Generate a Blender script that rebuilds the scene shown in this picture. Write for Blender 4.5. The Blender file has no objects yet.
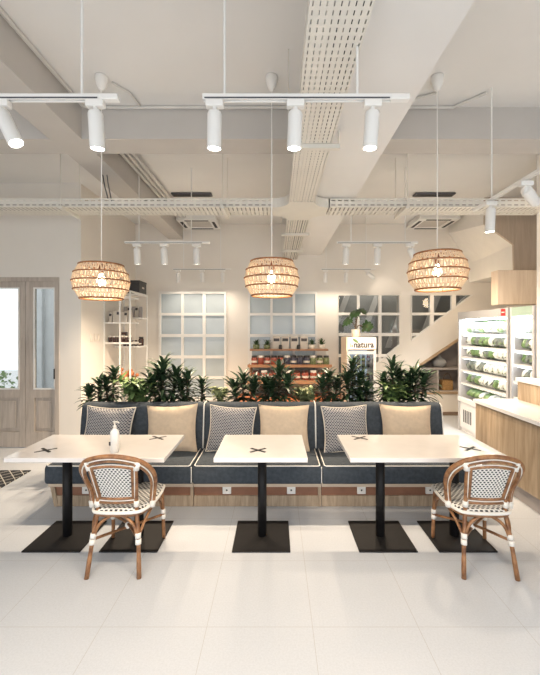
import bpy, bmesh, math, random
from mathutils import Vector, Matrix, Euler
R = math.radians
scene = bpy.context.scene
COL = scene.collection
F, CX, CY, CH = 360.0, 276.0, 329.5, 1.75      # focal length in px, vanishing point, camera height

def XZ(px, py, d):                             # photo pixel -> metres, at distance d from the camera
    return ((px - CX) * d / F, CH - (py - CY) * d / F)

# ------------------------------------------------------------------ materials
MATS = {}
def newmat(name):
    m = bpy.data.materials.new(name); m.use_nodes = True
    nt = m.node_tree; b = nt.nodes['Principled BSDF']
    return m, nt, b
def node(nt, t, **kw):
    n = nt.nodes.new(t)
    for k, v in kw.items():
        if k in n.inputs: n.inputs[k].default_value = v
        else: setattr(n, k, v)
    return n
def c4(c): return (c[0], c[1], c[2], 1.0)
def flat(name, col, rough=.5, metal=0, var=.06, scale=6, spec=.5, emit=0, ecol=None, bump=0, coat=0):
    m, nt, b = newmat(name)
    tc = node(nt, 'ShaderNodeTexCoord')
    ns = node(nt, 'ShaderNodeTexNoise', Scale=scale, Detail=4.0)
    nt.links.new(tc.outputs['Object'], ns.inputs['Vector'])
    rp = node(nt, 'ShaderNodeValToRGB')
    rp.color_ramp.elements[0].position = .3; rp.color_ramp.elements[1].position = .7
    rp.color_ramp.elements[0].color = c4([max(0, x*(1-var)) for x in col])
    rp.color_ramp.elements[1].color = c4([min(1, x*(1+var)) for x in col])
    nt.links.new(ns.outputs['Fac'], rp.inputs['Fac'])
    nt.links.new(rp.outputs['Color'], b.inputs['Base Color'])
    b.inputs['Roughness'].default_value = rough; b.inputs['Metallic'].default_value = metal
    b.inputs['Specular IOR Level'].default_value = spec
    b.inputs['Coat Weight'].default_value = coat
    if emit:
        b.inputs['Emission Color'].default_value = c4(ecol or col); b.inputs['Emission Strength'].default_value = emit
    if bump:
        n2 = node(nt, 'ShaderNodeTexNoise', Scale=scale*12, Detail=3.0); nt.links.new(tc.outputs['Object'], n2.inputs['Vector'])
        bp = node(nt, 'ShaderNodeBump', Strength=bump, Distance=.01); nt.links.new(n2.outputs['Fac'], bp.inputs['Height'])
        nt.links.new(bp.outputs['Normal'], b.inputs['Normal'])
    MATS[name] = m; return m
def wood(name, c1, c2, axis='X', rough=.45, scale=1.0, plank=None):
    m, nt, b = newmat(name)
    tc = node(nt, 'ShaderNodeTexCoord'); mp = node(nt, 'ShaderNodeMapping')
    s = {'X': (1.2, 14, 14), 'Y': (14, 1.2, 14), 'Z': (14, 14, 1.2)}[axis]
    mp.inputs['Scale'].default_value = [v*scale for v in s]
    nt.links.new(tc.outputs['Object'], mp.inputs['Vector'])
    ns = node(nt, 'ShaderNodeTexNoise', Scale=1.6, Detail=6.0, Roughness=.65, Distortion=.6)
    nt.links.new(mp.outputs['Vector'], ns.inputs['Vector'])
    rp = node(nt, 'ShaderNodeValToRGB')
    rp.color_ramp.elements[0].position = .3; rp.color_ramp.elements[1].position = .68
    rp.color_ramp.elements[0].color = c4(c1); rp.color_ramp.elements[1].color = c4(c2)
    nt.links.new(ns.outputs['Fac'], rp.inputs['Fac'])
    out = rp.outputs['Color']
    if plank:                                  # (axis letter, width) : each board its own tone
        sx = node(nt, 'ShaderNodeSeparateXYZ'); nt.links.new(tc.outputs['Object'], sx.inputs[0])
        dv = node(nt, 'ShaderNodeMath', operation='DIVIDE'); dv.inputs[1].default_value = plank[1]
        nt.links.new(sx.outputs[plank[0]], dv.inputs[0])
        fl = node(nt, 'ShaderNodeMath', operation='FLOOR'); nt.links.new(dv.outputs[0], fl.inputs[0])
        wn = node(nt, 'ShaderNodeTexWhiteNoise', noise_dimensions='1D'); nt.links.new(fl.outputs[0], wn.inputs['W'])
        mr = node(nt, 'ShaderNodeMapRange'); mr.inputs['To Min'].default_value = .78; mr.inputs['To Max'].default_value = 1.12
        nt.links.new(wn.outputs['Value'], mr.inputs['Value'])
        mx = node(nt, 'ShaderNodeVectorMath', operation='SCALE')
        nt.links.new(out, mx.inputs[0]); nt.links.new(mr.outputs['Result'], mx.inputs['Scale'])
        out = mx.outputs[0]
    nt.links.new(out, b.inputs['Base Color'])
    b.inputs['Roughness'].default_value = rough
    MATS[name] = m; return m
def emis(name, col, s):
    m, nt, b = newmat(name)
    b.inputs['Base Color'].default_value = c4(col); b.inputs['Emission Color'].default_value = c4(col)
    b.inputs['Emission Strength'].default_value = s
    MATS[name] = m; return m
def mth(nt, op, a, b=None):
    n = node(nt, 'ShaderNodeMath', operation=op)
    for i, v in enumerate((a, b)):
        if v is None: continue
        if isinstance(v, (int, float)): n.inputs[i].default_value = v
        else: nt.links.new(v, n.inputs[i])
    return n.outputs[0]
def dots(name, base, dot, nu, nv, w, h, rough=.45, stripe=False):
    """woven pattern: staggered dark dots in UV space"""
    m, nt, b = newmat(name)
    uv = node(nt, 'ShaderNodeUVMap'); sp = node(nt, 'ShaderNodeSeparateXYZ'); nt.links.new(uv.outputs[0], sp.inputs[0])
    u = mth(nt, 'MULTIPLY', sp.outputs['X'], nu); v = mth(nt, 'MULTIPLY', sp.outputs['Y'], nv)
    row = mth(nt, 'FLOOR', v)
    odd = mth(nt, 'MULTIPLY', mth(nt, 'MODULO', row, 2.0), .5)
    fu = mth(nt, 'ABSOLUTE', mth(nt, 'SUBTRACT', mth(nt, 'FRACT', mth(nt, 'ADD', u, odd)), .5))
    fv = mth(nt, 'ABSOLUTE', mth(nt, 'SUBTRACT', mth(nt, 'FRACT', v), .5))
    if stripe:
        d = mth(nt, 'ADD', mth(nt, 'DIVIDE', fu, w), mth(nt, 'DIVIDE', fv, h)); mask = mth(nt, 'LESS_THAN', d, 1.0)
    else:
        mask = mth(nt, 'MULTIPLY', mth(nt, 'LESS_THAN', fu, w), mth(nt, 'LESS_THAN', fv, h))
    mx = node(nt, 'ShaderNodeMix', data_type='RGBA')
    mx.inputs[6].default_value = c4(base); mx.inputs[7].default_value = c4(dot)
    nt.links.new(mask, mx.inputs[0]); nt.links.new(mx.outputs[2], b.inputs['Base Color'])
    b.inputs['Roughness'].default_value = rough
    MATS[name] = m; return m

flat('wall_paint', (.80, .755, .69), .85, var=.02, scale=2)
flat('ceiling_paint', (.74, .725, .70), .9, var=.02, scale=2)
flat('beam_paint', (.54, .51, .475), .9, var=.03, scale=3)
flat('white_paint', (.82, .80, .76), .45, var=.02)
flat('white_metal', (.80, .79, .76), .4, var=.02)
flat('tray_metal', (.72, .69, .62), .45, var=.04, scale=3)
flat('black_metal', (.009, .0085, .009), .5, var=.2, scale=20, spec=.25)
flat('black_matte', (.02, .02, .02), .6)
flat('navy_fabric', (.062, .074, .088), .9, var=.18, scale=30, bump=.25, spec=.2)
flat('cream_fabric', (.62, .50, .37), .9, var=.07, scale=24, bump=.2, spec=.2)
flat('cream_piping', (.80, .72, .60), .8)
flat('white_piping', (.85, .82, .76), .6)
flat('quartz', (.84, .80, .77), .12, var=.025, scale=9, coat=.3)
flat('counter_white', (.86, .86, .86), .15, var=.01, coat=.3)
flat('grey_steel', (.50, .50, .51), .4, var=.04)
flat('dark_steel', (.10, .10, .11), .4, metal=.4)
flat('fridge_white', (.84, .85, .86), .4, var=.01)
flat('frosted', (.46, .52, .55), .18, var=.10, scale=1.5, spec=.6)
flat('switch_white', (.80, .74, .66), .4)
flat('socket_white', (.80, .78, .74), .35)
flat('soil', (.05, .035, .025), .95, var=.4, scale=40)
flat('leaf_dark', (.030, .062, .028), .38, var=.45, scale=9)
flat('leaf_mid', (.050, .105, .035), .4, var=.4, scale=9)
flat('leaf_light', (.15, .235, .085), .45, var=.35, scale=10)
flat('leaf_pale', (.42, .46, .24), .5, var=.3, scale=10)
flat('bark', (.16, .11, .07), .85, var=.3, scale=30)
flat('pot_white', (.78, .72, .62), .4)
flat('pouch_pale', (.66, .60, .52), .5, var=.06)
flat('label_dark', (.05, .045, .05), .5)
flat('jar_red', (.30, .07, .045), .2, var=.25, scale=30)
flat('jar_dark', (.055, .025, .022), .2, var=.3, scale=30)
flat('jar_blue', (.06, .06, .09), .25, var=.4, scale=40)
flat('jar_green', (.17, .20, .10), .25, var=.4, scale=40)
flat('lid_white', (.80, .76, .70), .4)
flat('lid_black', (.03, .028, .028), .4)
flat('vase_grey', (.36, .37, .38), .4)
flat('wicker', (.42, .25, .10), .7, var=.25, scale=40)
flat('terracotta', (.55, .19, .08), .6, var=.3, scale=12)
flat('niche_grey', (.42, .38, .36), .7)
flat('veg_green', (.17, .27, .11), .3, var=.6, scale=14)
flat('veg_pale', (.72, .75, .70), .25, var=.25, scale=14)
flat('veg_dark', (.20, .23, .20), .25, var=.6, scale=16)
flat('red_sticker', (.55, .03, .03), .4)
flat('green_glass', (.36, .47, .40), .15)
flat('outside_ground', (.62, .62, .62), .9)
flat('outside_wall', (.60, .62, .64), .8)
flat('bottle_white', (.88, .88, .86), .3, var=.01)
flat('straw_dark', (.30, .13, .05), .55, var=.15, scale=20)
flat('sign_white', (.86, .84, .80), .5, var=.01)
flat('coral', (.72, .30, .22), .5)
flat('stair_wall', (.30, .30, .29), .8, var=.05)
flat('stair_white', (.60, .59, .57), .6)
flat('pink_wood', (.24, .108, .06), .45, var=.12, scale=10)
flat('conduit', (.62, .60, .56), .5)
flat('bulb_holder', (.20, .07, .03), .5)
wood('door_wood', (.38, .325, .275), (.55, .485, .425), 'Z', .5)
wood('plinth_wood', (.25, .18, .115), (.50, .385, .27), 'Z', .5, 1.4)
wood('plinth_rail_wood', (.52, .40, .29), (.70, .58, .45), 'X', .5)
wood('counter_wood', (.33, .235, .145), (.58, .455, .315), 'Z', .5, .8, plank=('Y', .16))
wood('panel_wood', (.74, .58, .43), (.86, .71, .56), 'Z', .55)
wood('stair_panel_wood', (.44, .36, .28), (.54, .45, .36), 'Z', .6)
wood('trim_wood', (.36, .25, .15), (.52, .38, .25), 'X', .5)
wood('shelf_wood', (.25, .12, .06), (.45, .24, .13), 'X', .5)
wood('brown_base', (.20, .14, .10), (.30, .22, .16), 'X', .5)
emis('lens_glow', (1, .98, .94), 30)
emis('lens_glow_small', (1, .92, .80), 9)
emis('bulb_glow', (1, .88, .68), 14)
emis('led_strip', (1, 1, 1), 5.5)
emis('screen_glow', (.75, .86, 1.0), .55)
dots('weave', (.80, .78, .73), (.02, .018, .02), 10, 16, .27, .34)
dots('weave_seat', (.80, .78, .73), (.02, .018, .02), 13, 22, .28, .33)
dots('pillow_weave', (.50, .485, .47), (.045, .048, .068), 17, 30, .47, .54, .9, stripe=True)

# bamboo: warm orange cane with dark joints along the length
m, nt, b = newmat('cane')
tc = node(nt, 'ShaderNodeTexCoord')
ns = node(nt, 'ShaderNodeTexNoise', Scale=22.0, Detail=5.0); nt.links.new(tc.outputs['Object'], ns.inputs['Vector'])
rp = node(nt, 'ShaderNodeValToRGB')
rp.color_ramp.elements[0].position = .28; rp.color_ramp.elements[1].position = .72
rp.color_ramp.elements[0].color = (.13, .05, .02, 1); rp.color_ramp.elements[1].color = (.40, .20, .085, 1)
nt.links.new(ns.outputs['Fac'], rp.inputs['Fac']); nt.links.new(rp.outputs['Color'], b.inputs['Base Color'])
b.inputs['Roughness'].default_value = .35; MATS['cane'] = m
# lamp strips: thin straw that lets the bulb shine through
m, nt, b = newmat('straw')
b.inputs['Base Color'].default_value = (.78, .66, .5, 1); b.inputs['Roughness'].default_value = .6
tr = node(nt, 'ShaderNodeBsdfTranslucent'); tr.inputs['Color'].default_value = (.95, .86, .72, 1)
ms = node(nt, 'ShaderNodeMixShader'); ms.inputs[0].default_value = .30
tc = node(nt, 'ShaderNodeTexCoord'); ns = node(nt, 'ShaderNodeTexNoise', Scale=40.0); nt.links.new(tc.outputs['Object'], ns.inputs['Vector'])
rp = node(nt, 'ShaderNodeValToRGB'); rp.color_ramp.elements[0].color = (.60, .46, .31, 1); rp.color_ramp.elements[1].color = (.84, .72, .56, 1)
nt.links.new(ns.outputs['Fac'], rp.inputs['Fac']); nt.links.new(rp.outputs['Color'], b.inputs['Base Color'])
nt.links.new(b.outputs[0], ms.inputs[1]); nt.links.new(tr.outputs[0], ms.inputs[2])
nt.links.new(ms.outputs[0], nt.nodes['Material Output'].inputs[0]); MATS['straw'] = m
# clear glass
m, nt, b = newmat('clear_glass')
gl = node(nt, 'ShaderNodeBsdfGlossy'); gl.inputs['Roughness'].default_value = .02
tp = node(nt, 'ShaderNodeBsdfTransparent'); tp.inputs['Color'].default_value = (.90, .93, .93, 1)
fr = node(nt, 'ShaderNodeFresnel', IOR=1.5); ms = node(nt, 'ShaderNodeMixShader')
nt.links.new(fr.outputs[0], ms.inputs[0]); nt.links.new(tp.outputs[0], ms.inputs[1]); nt.links.new(gl.outputs[0], ms.inputs[2])
nt.links.new(ms.outputs[0], nt.nodes['Material Output'].inputs[0]); MATS['clear_glass'] = m
# floor: pale speckled tiles with thin joints
m, nt, b = newmat('floor_tile')
tc = node(nt, 'ShaderNodeTexCoord'); sp = node(nt, 'ShaderNodeSeparateXYZ'); nt.links.new(tc.outputs['Object'], sp.inputs[0])
ux = mth(nt, 'DIVIDE', mth(nt, 'SUBTRACT', sp.outputs['X'], .215), .622)
uy = mth(nt, 'DIVIDE', mth(nt, 'SUBTRACT', sp.outputs['Y'], 2.118), .606)
gx = mth(nt, 'ABSOLUTE', mth(nt, 'SUBTRACT', mth(nt, 'FRACT', mth(nt, 'ADD', ux, .5)), .5))
gy = mth(nt, 'ABSOLUTE', mth(nt, 'SUBTRACT', mth(nt, 'FRACT', mth(nt, 'ADD', uy, .5)), .5))
g = mth(nt, 'LESS_THAN', mth(nt, 'MINIMUM', gx, gy), .0024)
n1 = node(nt, 'ShaderNodeTexNoise', Scale=90.0, Detail=5.0, Roughness=.75); nt.links.new(tc.outputs['Object'], n1.inputs['Vector'])
rp = node(nt, 'ShaderNodeValToRGB'); rp.color_ramp.elements[0].position = .32; rp.color_ramp.elements[1].position = .62
rp.color_ramp.elements[0].color = (.53, .56, .595, 1); rp.color_ramp.elements[1].color = (.60, .63, .67, 1)
nt.links.new(n1.outputs['Fac'], rp.inputs['Fac'])
mx = node(nt, 'ShaderNodeMix', data_type='RGBA'); mx.inputs[7].default_value = (.44, .44, .44, 1)
nt.links.new(g, mx.inputs[0]); nt.links.new(rp.outputs['Color'], mx.inputs[6]); nt.links.new(mx.outputs[2], b.inputs['Base Color'])
b.inputs['Roughness'].default_value = .42; b.inputs['Specular IOR Level'].default_value = .35; MATS['floor_tile'] = m
# rug: black with pale diamond lattice
m, nt, b = newmat('rug_lattice')
tc = node(nt, 'ShaderNodeTexCoord'); sp = node(nt, 'ShaderNodeSeparateXYZ'); nt.links.new(tc.outputs['Object'], sp.inputs[0])
a1 = mth(nt, 'MULTIPLY', mth(nt, 'ADD', sp.outputs['X'], sp.outputs['Y']), 7.0)
a2 = mth(nt, 'MULTIPLY', mth(nt, 'SUBTRACT', sp.outputs['X'], sp.outputs['Y']), 7.0)
d1 = mth(nt, 'LESS_THAN', mth(nt, 'FRACT', a1), .10); d2 = mth(nt, 'LESS_THAN', mth(nt, 'FRACT', a2), .10)
mx = node(nt, 'ShaderNodeMix', data_type='RGBA'); mx.inputs[6].default_value = (.03, .032, .036, 1); mx.inputs[7].default_value = (.55, .53, .48, 1)
nt.links.new(mth(nt, 'MAXIMUM', d1, d2), mx.inputs[0]); nt.links.new(mx.outputs[2], b.inputs['Base Color'])
b.inputs['Roughness'].default_value = .95; MATS['rug_lattice'] = m

# ------------------------------------------------------------------ mesh building
class MB:
    def __init__(s): s.v = []; s.f = []; s.uv = {}
    def add(s, vs, fs, uvs=None):
        o = len(s.v); s.v += [tuple(x) for x in vs]
        for i, f in enumerate(fs):
            if uvs: s.uv[len(s.f)] = [uvs[k] for k in f]
            s.f.append(tuple(o + k for k in f))
        return s
    def box(s, x0, x1, y0, y1, z0, z1):
        vs = [(x, y, z) for x in (x0, x1) for y in (y0, y1) for z in (z0, z1)]
        return s.add(vs, [(0,1,3,2), (4,6,7,5), (0,4,5,1), (2,3,7,6), (0,2,6,4), (1,5,7,3)])
    def prism(s, poly, h0, h1, axis='z'):
        n = len(poly)
        def P(a, b, h): return {'z': (a, b, h), 'y': (a, h, b), 'x': (h, a, b)}[axis]
        vs = [P(a, b, h0) for a, b in poly] + [P(a, b, h1) for a, b in poly]
        fs = [tuple(range(n))[::-1], tuple(range(n, 2*n))] + [(i, (i+1) % n, n+(i+1) % n, n+i) for i in range(n)]
        return s.add(vs, fs)
    def tube(s, path, r, n=8, closed=False, caps=True):
        pts = [Vector(p) for p in path]; m = len(pts)
        rs = r if isinstance(r, (list, tuple)) else [r]*m
        def tan(i):
            if closed: return (pts[(i+1) % m] - pts[i-1]).normalized()
            return (pts[min(i+1, m-1)] - pts[max(i-1, 0)]).normalized()
        t = tan(0); up = Vector((0,0,1)) if abs(t.z) < .9 else Vector((1,0,0))
        nrm = (up - t*up.dot(t)).normalized(); vs = []
        for i in range(m):
            t2 = tan(i); nrm = (nrm - t2*nrm.dot(t2)).normalized(); bi = t2.cross(nrm)
            for k in range(n):
                a = 2*math.pi*k/n; vs.append(pts[i] + (nrm*math.cos(a) + bi*math.sin(a))*rs[i])
        fs = []
        for i in range(m if closed else m-1):
            j = (i+1) % m
            for k in range(n): fs.append((i*n+k, i*n+(k+1) % n, j*n+(k+1) % n, j*n+k))
        if caps and not closed: fs += [tuple(range(n))[::-1], tuple((m-1)*n+k for k in range(n))]
        return s.add(vs, fs)
    def cyl(s, c, r, h, n=20, axis='z'):
        c = Vector(c); d = {'z': Vector((0,0,h)), 'y': Vector((0,h,0)), 'x': Vector((h,0,0))}[axis]
        return s.tube([c, c+d], r, n)
    def lathe(s, prof, n=24, c=(0,0,0)):
        vs = []; m = len(prof)
        for r, z in prof:
            for k in range(n):
                a = 2*math.pi*k/n; vs.append((c[0]+r*math.cos(a), c[1]+r*math.sin(a), c[2]+z))
        fs = [(i*n+k, i*n+(k+1) % n, (i+1)*n+(k+1) % n, (i+1)*n+k) for i in range(m-1) for k in range(n)]
        fs += [tuple(range(n))[::-1], tuple((m-1)*n+k for k in range(n))]
        return s.add(vs, fs)
    def ball(s, c, rx, ry, rz, n=14, m=9):
        prof = []; vs = []; fs = []
        for i in range(m+1):
            t = math.pi*i/m
            for k in range(n):
                a = 2*math.pi*k/n
                vs.append((c[0]+rx*max(.001, math.sin(t))*math.cos(a), c[1]+ry*max(.001, math.sin(t))*math.sin(a), c[2]-rz*math.cos(t)))
        fs = [(i*n+k, i*n+(k+1) % n, (i+1)*n+(k+1) % n, (i+1)*n+k) for i in range(m) for k in range(n)]
        return s.add(vs, fs)
    def build(s, name, mat, parent=None, smooth=False, bevel=0, seg=2, loc=None, autosmooth=None):
        me = bpy.data.meshes.new(name); me.from_pydata(s.v, [], s.f)
        if s.uv:
            ul = me.uv_layers.new(name='UVMap')
            for p in me.polygons:
                if p.index in s.uv:
                    for li, uv in zip(p.loop_indices, s.uv[p.index]): ul.data[li].uv = uv
        bm = bmesh.new(); bm.from_mesh(me); bmesh.ops.recalc_face_normals(bm, faces=bm.faces); bm.to_mesh(me); bm.free()
        o = bpy.data.objects.new(name, me); COL.objects.link(o)
        me.materials.append(MATS[mat] if isinstance(mat, str) else mat)
        if bevel:
            bv = o.modifiers.new('edge', 'BEVEL'); bv.width = bevel; bv.segments = seg; bv.limit_method = 'ANGLE'
        if smooth or bevel:
            for p in me.polygons: p.use_smooth = True
            if bevel: me.set_sharp_from_angle(angle=R(35))
        if parent: o.parent = parent
        if loc: o.location = loc
        return o
def smooth_path(pts, n=6, closed=False):
    P = [Vector(p) for p in pts]; m = len(P); out = []
    def g(i): return P[i % m] if closed else (P[i] if 0 <= i < m else (2*P[0]-P[1] if i < 0 else 2*P[-1]-P[-2]))
    for i in range(m if closed else m-1):
        a, b, c, d = g(i-1), g(i), g(i+1), g(i+2)
        for k in range(n):
            t = k/n
            out.append(.5*((2*b) + (c-a)*t + (2*a-5*b+4*c-d)*t*t + (3*b-a-3*c+d)*t**3))
    if not closed: out.append(P[-1])
    return out
def tag(o, label, cat, group=None, kind=None):
    o['label'] = label; o['category'] = cat
    if group: o['group'] = group
    if kind: o['kind'] = kind
    return o
def thing(name, loc, label, cat, group=None, rz=0):
    o = bpy.data.objects.new(name, None); COL.objects.link(o); o.location = loc; o.rotation_euler = (0,0,rz)
    o.empty_display_size = .1
    return tag(o, label, cat, group)
def struct(o, label=None):
    o['kind'] = 'structure'
    if label: o['label'] = label
    o['category'] = o.name.split('_')[0].split('.')[0]
    return o
def kids(o): return [c for c in bpy.data.objects if c.parent == o]
def dup(o, parent=None):
    c = o.copy(); COL.objects.link(c)
    if parent: c.parent = parent
    for k in kids(o): dup(k, c)
    return c
def holed(name, outer, holes, y0, y1, mat, parent=None):
    """flat panel in the XZ plane with openings, from y0 to y1"""
    cu = bpy.data.curves.new(name, 'CURVE'); cu.dimensions = '2D'; cu.fill_mode = 'BOTH'
    for poly in [outer] + holes:
        sp = cu.splines.new('POLY'); sp.points.add(len(poly)-1); sp.use_cyclic_u = True
        for p, (x, z) in zip(sp.points, poly): p.co = (x, z, 0, 1)
    cu.extrude = abs(y1-y0)/2
    t = bpy.data.objects.new('tmp', cu); COL.objects.link(t)
    dg = bpy.context.evaluated_depsgraph_get(); me = bpy.data.meshes.new_from_object(t.evaluated_get(dg))
    bpy.data.objects.remove(t); bpy.data.curves.remove(cu)
    me.name = name; ym = (y0+y1)/2
    for v in me.vertices: x, z, w = v.co; v.co = (x, ym + w, z)
    bm = bmesh.new(); bm.from_mesh(me); bmesh.ops.remove_doubles(bm, verts=bm.verts, dist=1e-5)
    bmesh.ops.recalc_face_normals(bm, faces=bm.faces); bm.to_mesh(me); bm.free()
    me.materials.clear(); me.materials.append(MATS[mat])
    for p in me.polygons: p.use_smooth = False
    o = bpy.data.objects.new(name, me); COL.objects.link(o)
    if parent: o.parent = parent
    return o
def rect(x0, x1, z0, z1): return [(x0, z0), (x1, z0), (x1, z1), (x0, z1)]

# ------------------------------------------------------------------ room shell
ZC, DF, XW, XE, YB = 3.9, 7.35, -5.2, 4.7, -1.2
ZB = 3.59
floor = struct(MB().box(XW, XE, YB, DF+2.0, -.08, 0).build('floor', 'floor_tile'), 'pale speckled tile floor')
struct(MB().box(XW, XE, YB, 5.3, ZC, ZC+.12).box(-2.87, XE, 5.3, DF+.1, ZC, ZC+.12).build('ceiling', 'ceiling_paint'), 'pale painted ceiling')
struct(MB().box(XW-.1, XW, YB, 5.3, 0, ZC).build('wall_left', 'wall_paint'), 'side wall beside the entrance')
struct(MB().box(XE, XE+.1, YB, DF, 0, ZC).build('wall_right', 'wall_paint'), 'side wall behind the fridges')
# wall with the entrance door
DX1, DX0, DZ = -3.19, -4.72, 2.52
struct(holed('wall_entrance', [(XW, 0), (DX0, 0), (DX0, DZ), (DX1, DZ), (DX1, 0), (-2.87, 0), (-2.87, ZC), (XW, ZC)], [], 5.3, 5.42, 'wall_paint'), 'cream wall around the double door')
struct(MB().box(-2.97, -2.87, 5.42, DF, 0, ZC).build('wall_side', 'wall_paint'), 'cream side wall by the display rack')
# far wall : openings for the stair windows and the niche under the stairs
w3x = [XZ(338, 0, DF)[0], XZ(398.8, 0, DF)[0]]
w4 = [XZ(411, 295, DF), XZ(472.5, 295, DF), XZ(411, 341, DF)]
w3 = [XZ(338, 295, DF), XZ(398.8, 295, DF), XZ(398.8, 346, DF), XZ(389, 354, DF), XZ(372, 368, DF), XZ(338, 396, DF)]
nA, nB = (2.62, .78), (3.95, 1.668)
niche = [(2.62, .48), (3.95, .48), nB, nA]
struct(holed('wall_back', rect(-2.97, XE, 0, ZC), [w3, w4, niche], DF, DF+.12, 'wall_paint'), 'cream far wall with gridded windows')
# beams
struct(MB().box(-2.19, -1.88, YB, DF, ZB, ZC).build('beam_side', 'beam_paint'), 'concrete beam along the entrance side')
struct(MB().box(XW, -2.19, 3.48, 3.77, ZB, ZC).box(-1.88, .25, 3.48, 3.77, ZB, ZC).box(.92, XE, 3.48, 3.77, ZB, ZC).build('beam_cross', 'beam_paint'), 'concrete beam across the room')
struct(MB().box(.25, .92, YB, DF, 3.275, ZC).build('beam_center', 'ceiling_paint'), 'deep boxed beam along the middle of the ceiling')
struct(MB().box(3.2, 3.75, 3.9, 4.42, 0, ZC).build('pillar_right', 'white_paint'), 'white square pillar by the fridges')
struct(holed('wall_front', rect(XW-.1, XE+.1, 0, ZC), [rect(-4.9, 4.4, .1, 2.3)], YB-.1, YB, 'wall_paint'), 'wall with the low storefront opening behind the viewer')
# stair flight seen under the ceiling
A1, B1, C1, D1 = (3.87, 5.9, 3.135), (3.94, 6.9, 3.107), (3.53, 7.345, 3.71), (3.40, 5.9, 3.47)
A0, B0 = (3.88, 5.9, 2.71), (3.94, 6.9, 2.71)
st = MB().add([D1, A1, B1, C1, A0, B0, (4.69, 5.9, 2.71), (4.69, 7.345, 2.71), (3.94, 7.345, 2.71), (3.40, 5.9, ZC), (4.69, 5.9, ZC), (3.53, 7.345, ZC), (3.94, 7.345, 3.107)],
   [(0,1,2,3), (1,4,5,2), (4,6,7,8,5), (9,0,3,11), (2,5,8,12), (3,2,12)])
struct(st.build('trim_1', 'white_paint'), 'white underside of the stair flight')
struct(MB().prism([(3.40, ZC), (3.40, 3.47), (3.87, 3.135), (3.88, 2.70), (4.69, 2.70), (4.69, ZC)], 5.86, 5.9, 'y').build('trim_2', 'stair_panel_wood'), 'wood panel closing the stair flight')
struct(MB().box(3.18, 4.69, 5.16, 5.32, 2.11, 2.60).build('trim_3', 'panel_wood'), 'pale wood bulkhead above the fridge')
# niche box, skirting
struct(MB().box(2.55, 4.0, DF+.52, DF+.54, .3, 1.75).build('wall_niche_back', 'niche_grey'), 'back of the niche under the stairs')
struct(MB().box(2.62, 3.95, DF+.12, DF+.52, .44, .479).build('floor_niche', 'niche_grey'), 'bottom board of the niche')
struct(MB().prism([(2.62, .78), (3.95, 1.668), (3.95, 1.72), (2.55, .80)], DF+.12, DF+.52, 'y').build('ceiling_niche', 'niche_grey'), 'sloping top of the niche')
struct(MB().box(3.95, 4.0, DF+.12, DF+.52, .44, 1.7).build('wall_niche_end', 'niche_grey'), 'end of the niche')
struct(MB().box(2.4, XE, DF-.02, DF, 0, .07).build('baseboard_back', 'brown_base'), 'brown skirting under the stairs')
struct(MB().box(-2.87, 2.4, DF-.015, DF, 0, .07).build('baseboard_back_wall', 'white_paint'), 'white skirting')
struct(MB().prism([(2.62, .78), (3.95, 1.668), (3.95, 1.73), (2.62, .842)], DF-.015, DF, 'y').box(2.62, 3.95, DF-.015, DF, .43, .485).build('trim_4', 'trim_wood'), 'wood edging of the stair niche')
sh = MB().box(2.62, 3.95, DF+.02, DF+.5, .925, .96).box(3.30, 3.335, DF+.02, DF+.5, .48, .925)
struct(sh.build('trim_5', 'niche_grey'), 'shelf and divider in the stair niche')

# windows of the far wall
def grid_window(n, xs, zs, ox0, ox1, oz0, oz1, glass, label, y=DF):
    holes = [rect(a, b, c, d) for a, b in xs for c, d in zs]
    w = struct(holed('window_%d' % n, rect(ox0, ox1, oz0, oz1), holes, y-.045, y+.0, 'white_paint'), label)
    p = MB()
    for a, b in xs:
        for c, d in zs: p.add([(a-.01, y-.012, c-.01), (b+.01, y-.012, c-.01), (b+.01, y-.012, d+.01), (a-.01, y-.012, d+.01)], [(0,1,2,3)])
    p.build('pane', glass, w); return w
def cols(l): return [(XZ(a, 0, DF)[0], XZ(b, 0, DF)[0]) for a, b in l]
zr = [(XZ(0, b, DF)[1], XZ(0, a, DF)[1]) for a, b in ((294, 313), (315.6, 334), (337, 355.3), (358.3, 376), (379, 397))]
grid_window(1, cols([(161.5, 181.7), (184.2, 203), (206, 224.5)]), zr, *XZ(159.3, 0, DF)[:1], XZ(226.7, 0, DF)[0], zr[4][0]-.06, zr[0][1]+.05, 'frosted', 'frosted gridded window nearest the entrance')
grid_window(2, cols([(250.2, 270.3), (272.7, 292.5), (295, 315)]), zr, XZ(248, 0, DF)[0], XZ(317, 0, DF)[0], zr[4][0]-.06, zr[0][1]+.05, 'frosted', 'frosted gridded window behind the shelf of jars')
# window onto the stair, clipped by the slope
def clip_poly(poly, a, b):                     # keep what lies above the line a-b
    def s(p): return (b[0]-a[0])*(p[1]-a[1]) - (b[1]-a[1])*(p[0]-a[0])
    out = []
    for i in range(len(poly)):
        p, q = poly[i], poly[(i+1) % len(poly)]; sp_, sq = s(p), s(q)
        if sp_ >= 0: out.append(p)
        if (sp_ >= 0) != (sq >= 0):
            t = sp_/(sp_-sq); out.append((p[0]+(q[0]-p[0])*t, p[1]+(q[1]-p[1])*t))
    return out
def slope_window(n, xs, zs, outer, la, lb, label):
    off = .035
    la2, lb2 = (la[0], la[1]+off), (lb[0], lb[1]+off); holes = []
    for a, b in xs:
        for c, d in zs:
            h = clip_poly(rect(a, b, c, d), la2, lb2)
            if len(h) >= 3: holes.append(h)
    w = struct(holed('window_%d' % n, outer, holes, DF-.04, DF+.03, 'white_paint'), label)
    p = MB()
    p.add([(x, DF+.0, z) for x, z in outer], [tuple(range(len(outer)))])
    p.build('pane', 'clear_glass', w); return w
z3 = [(XZ(0, b, DF)[1], XZ(0, a, DF)[1]) for a, b in ((295.5, 312.7), (315.3, 333), (336, 354), (357, 374.5), (377, 394))]
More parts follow.
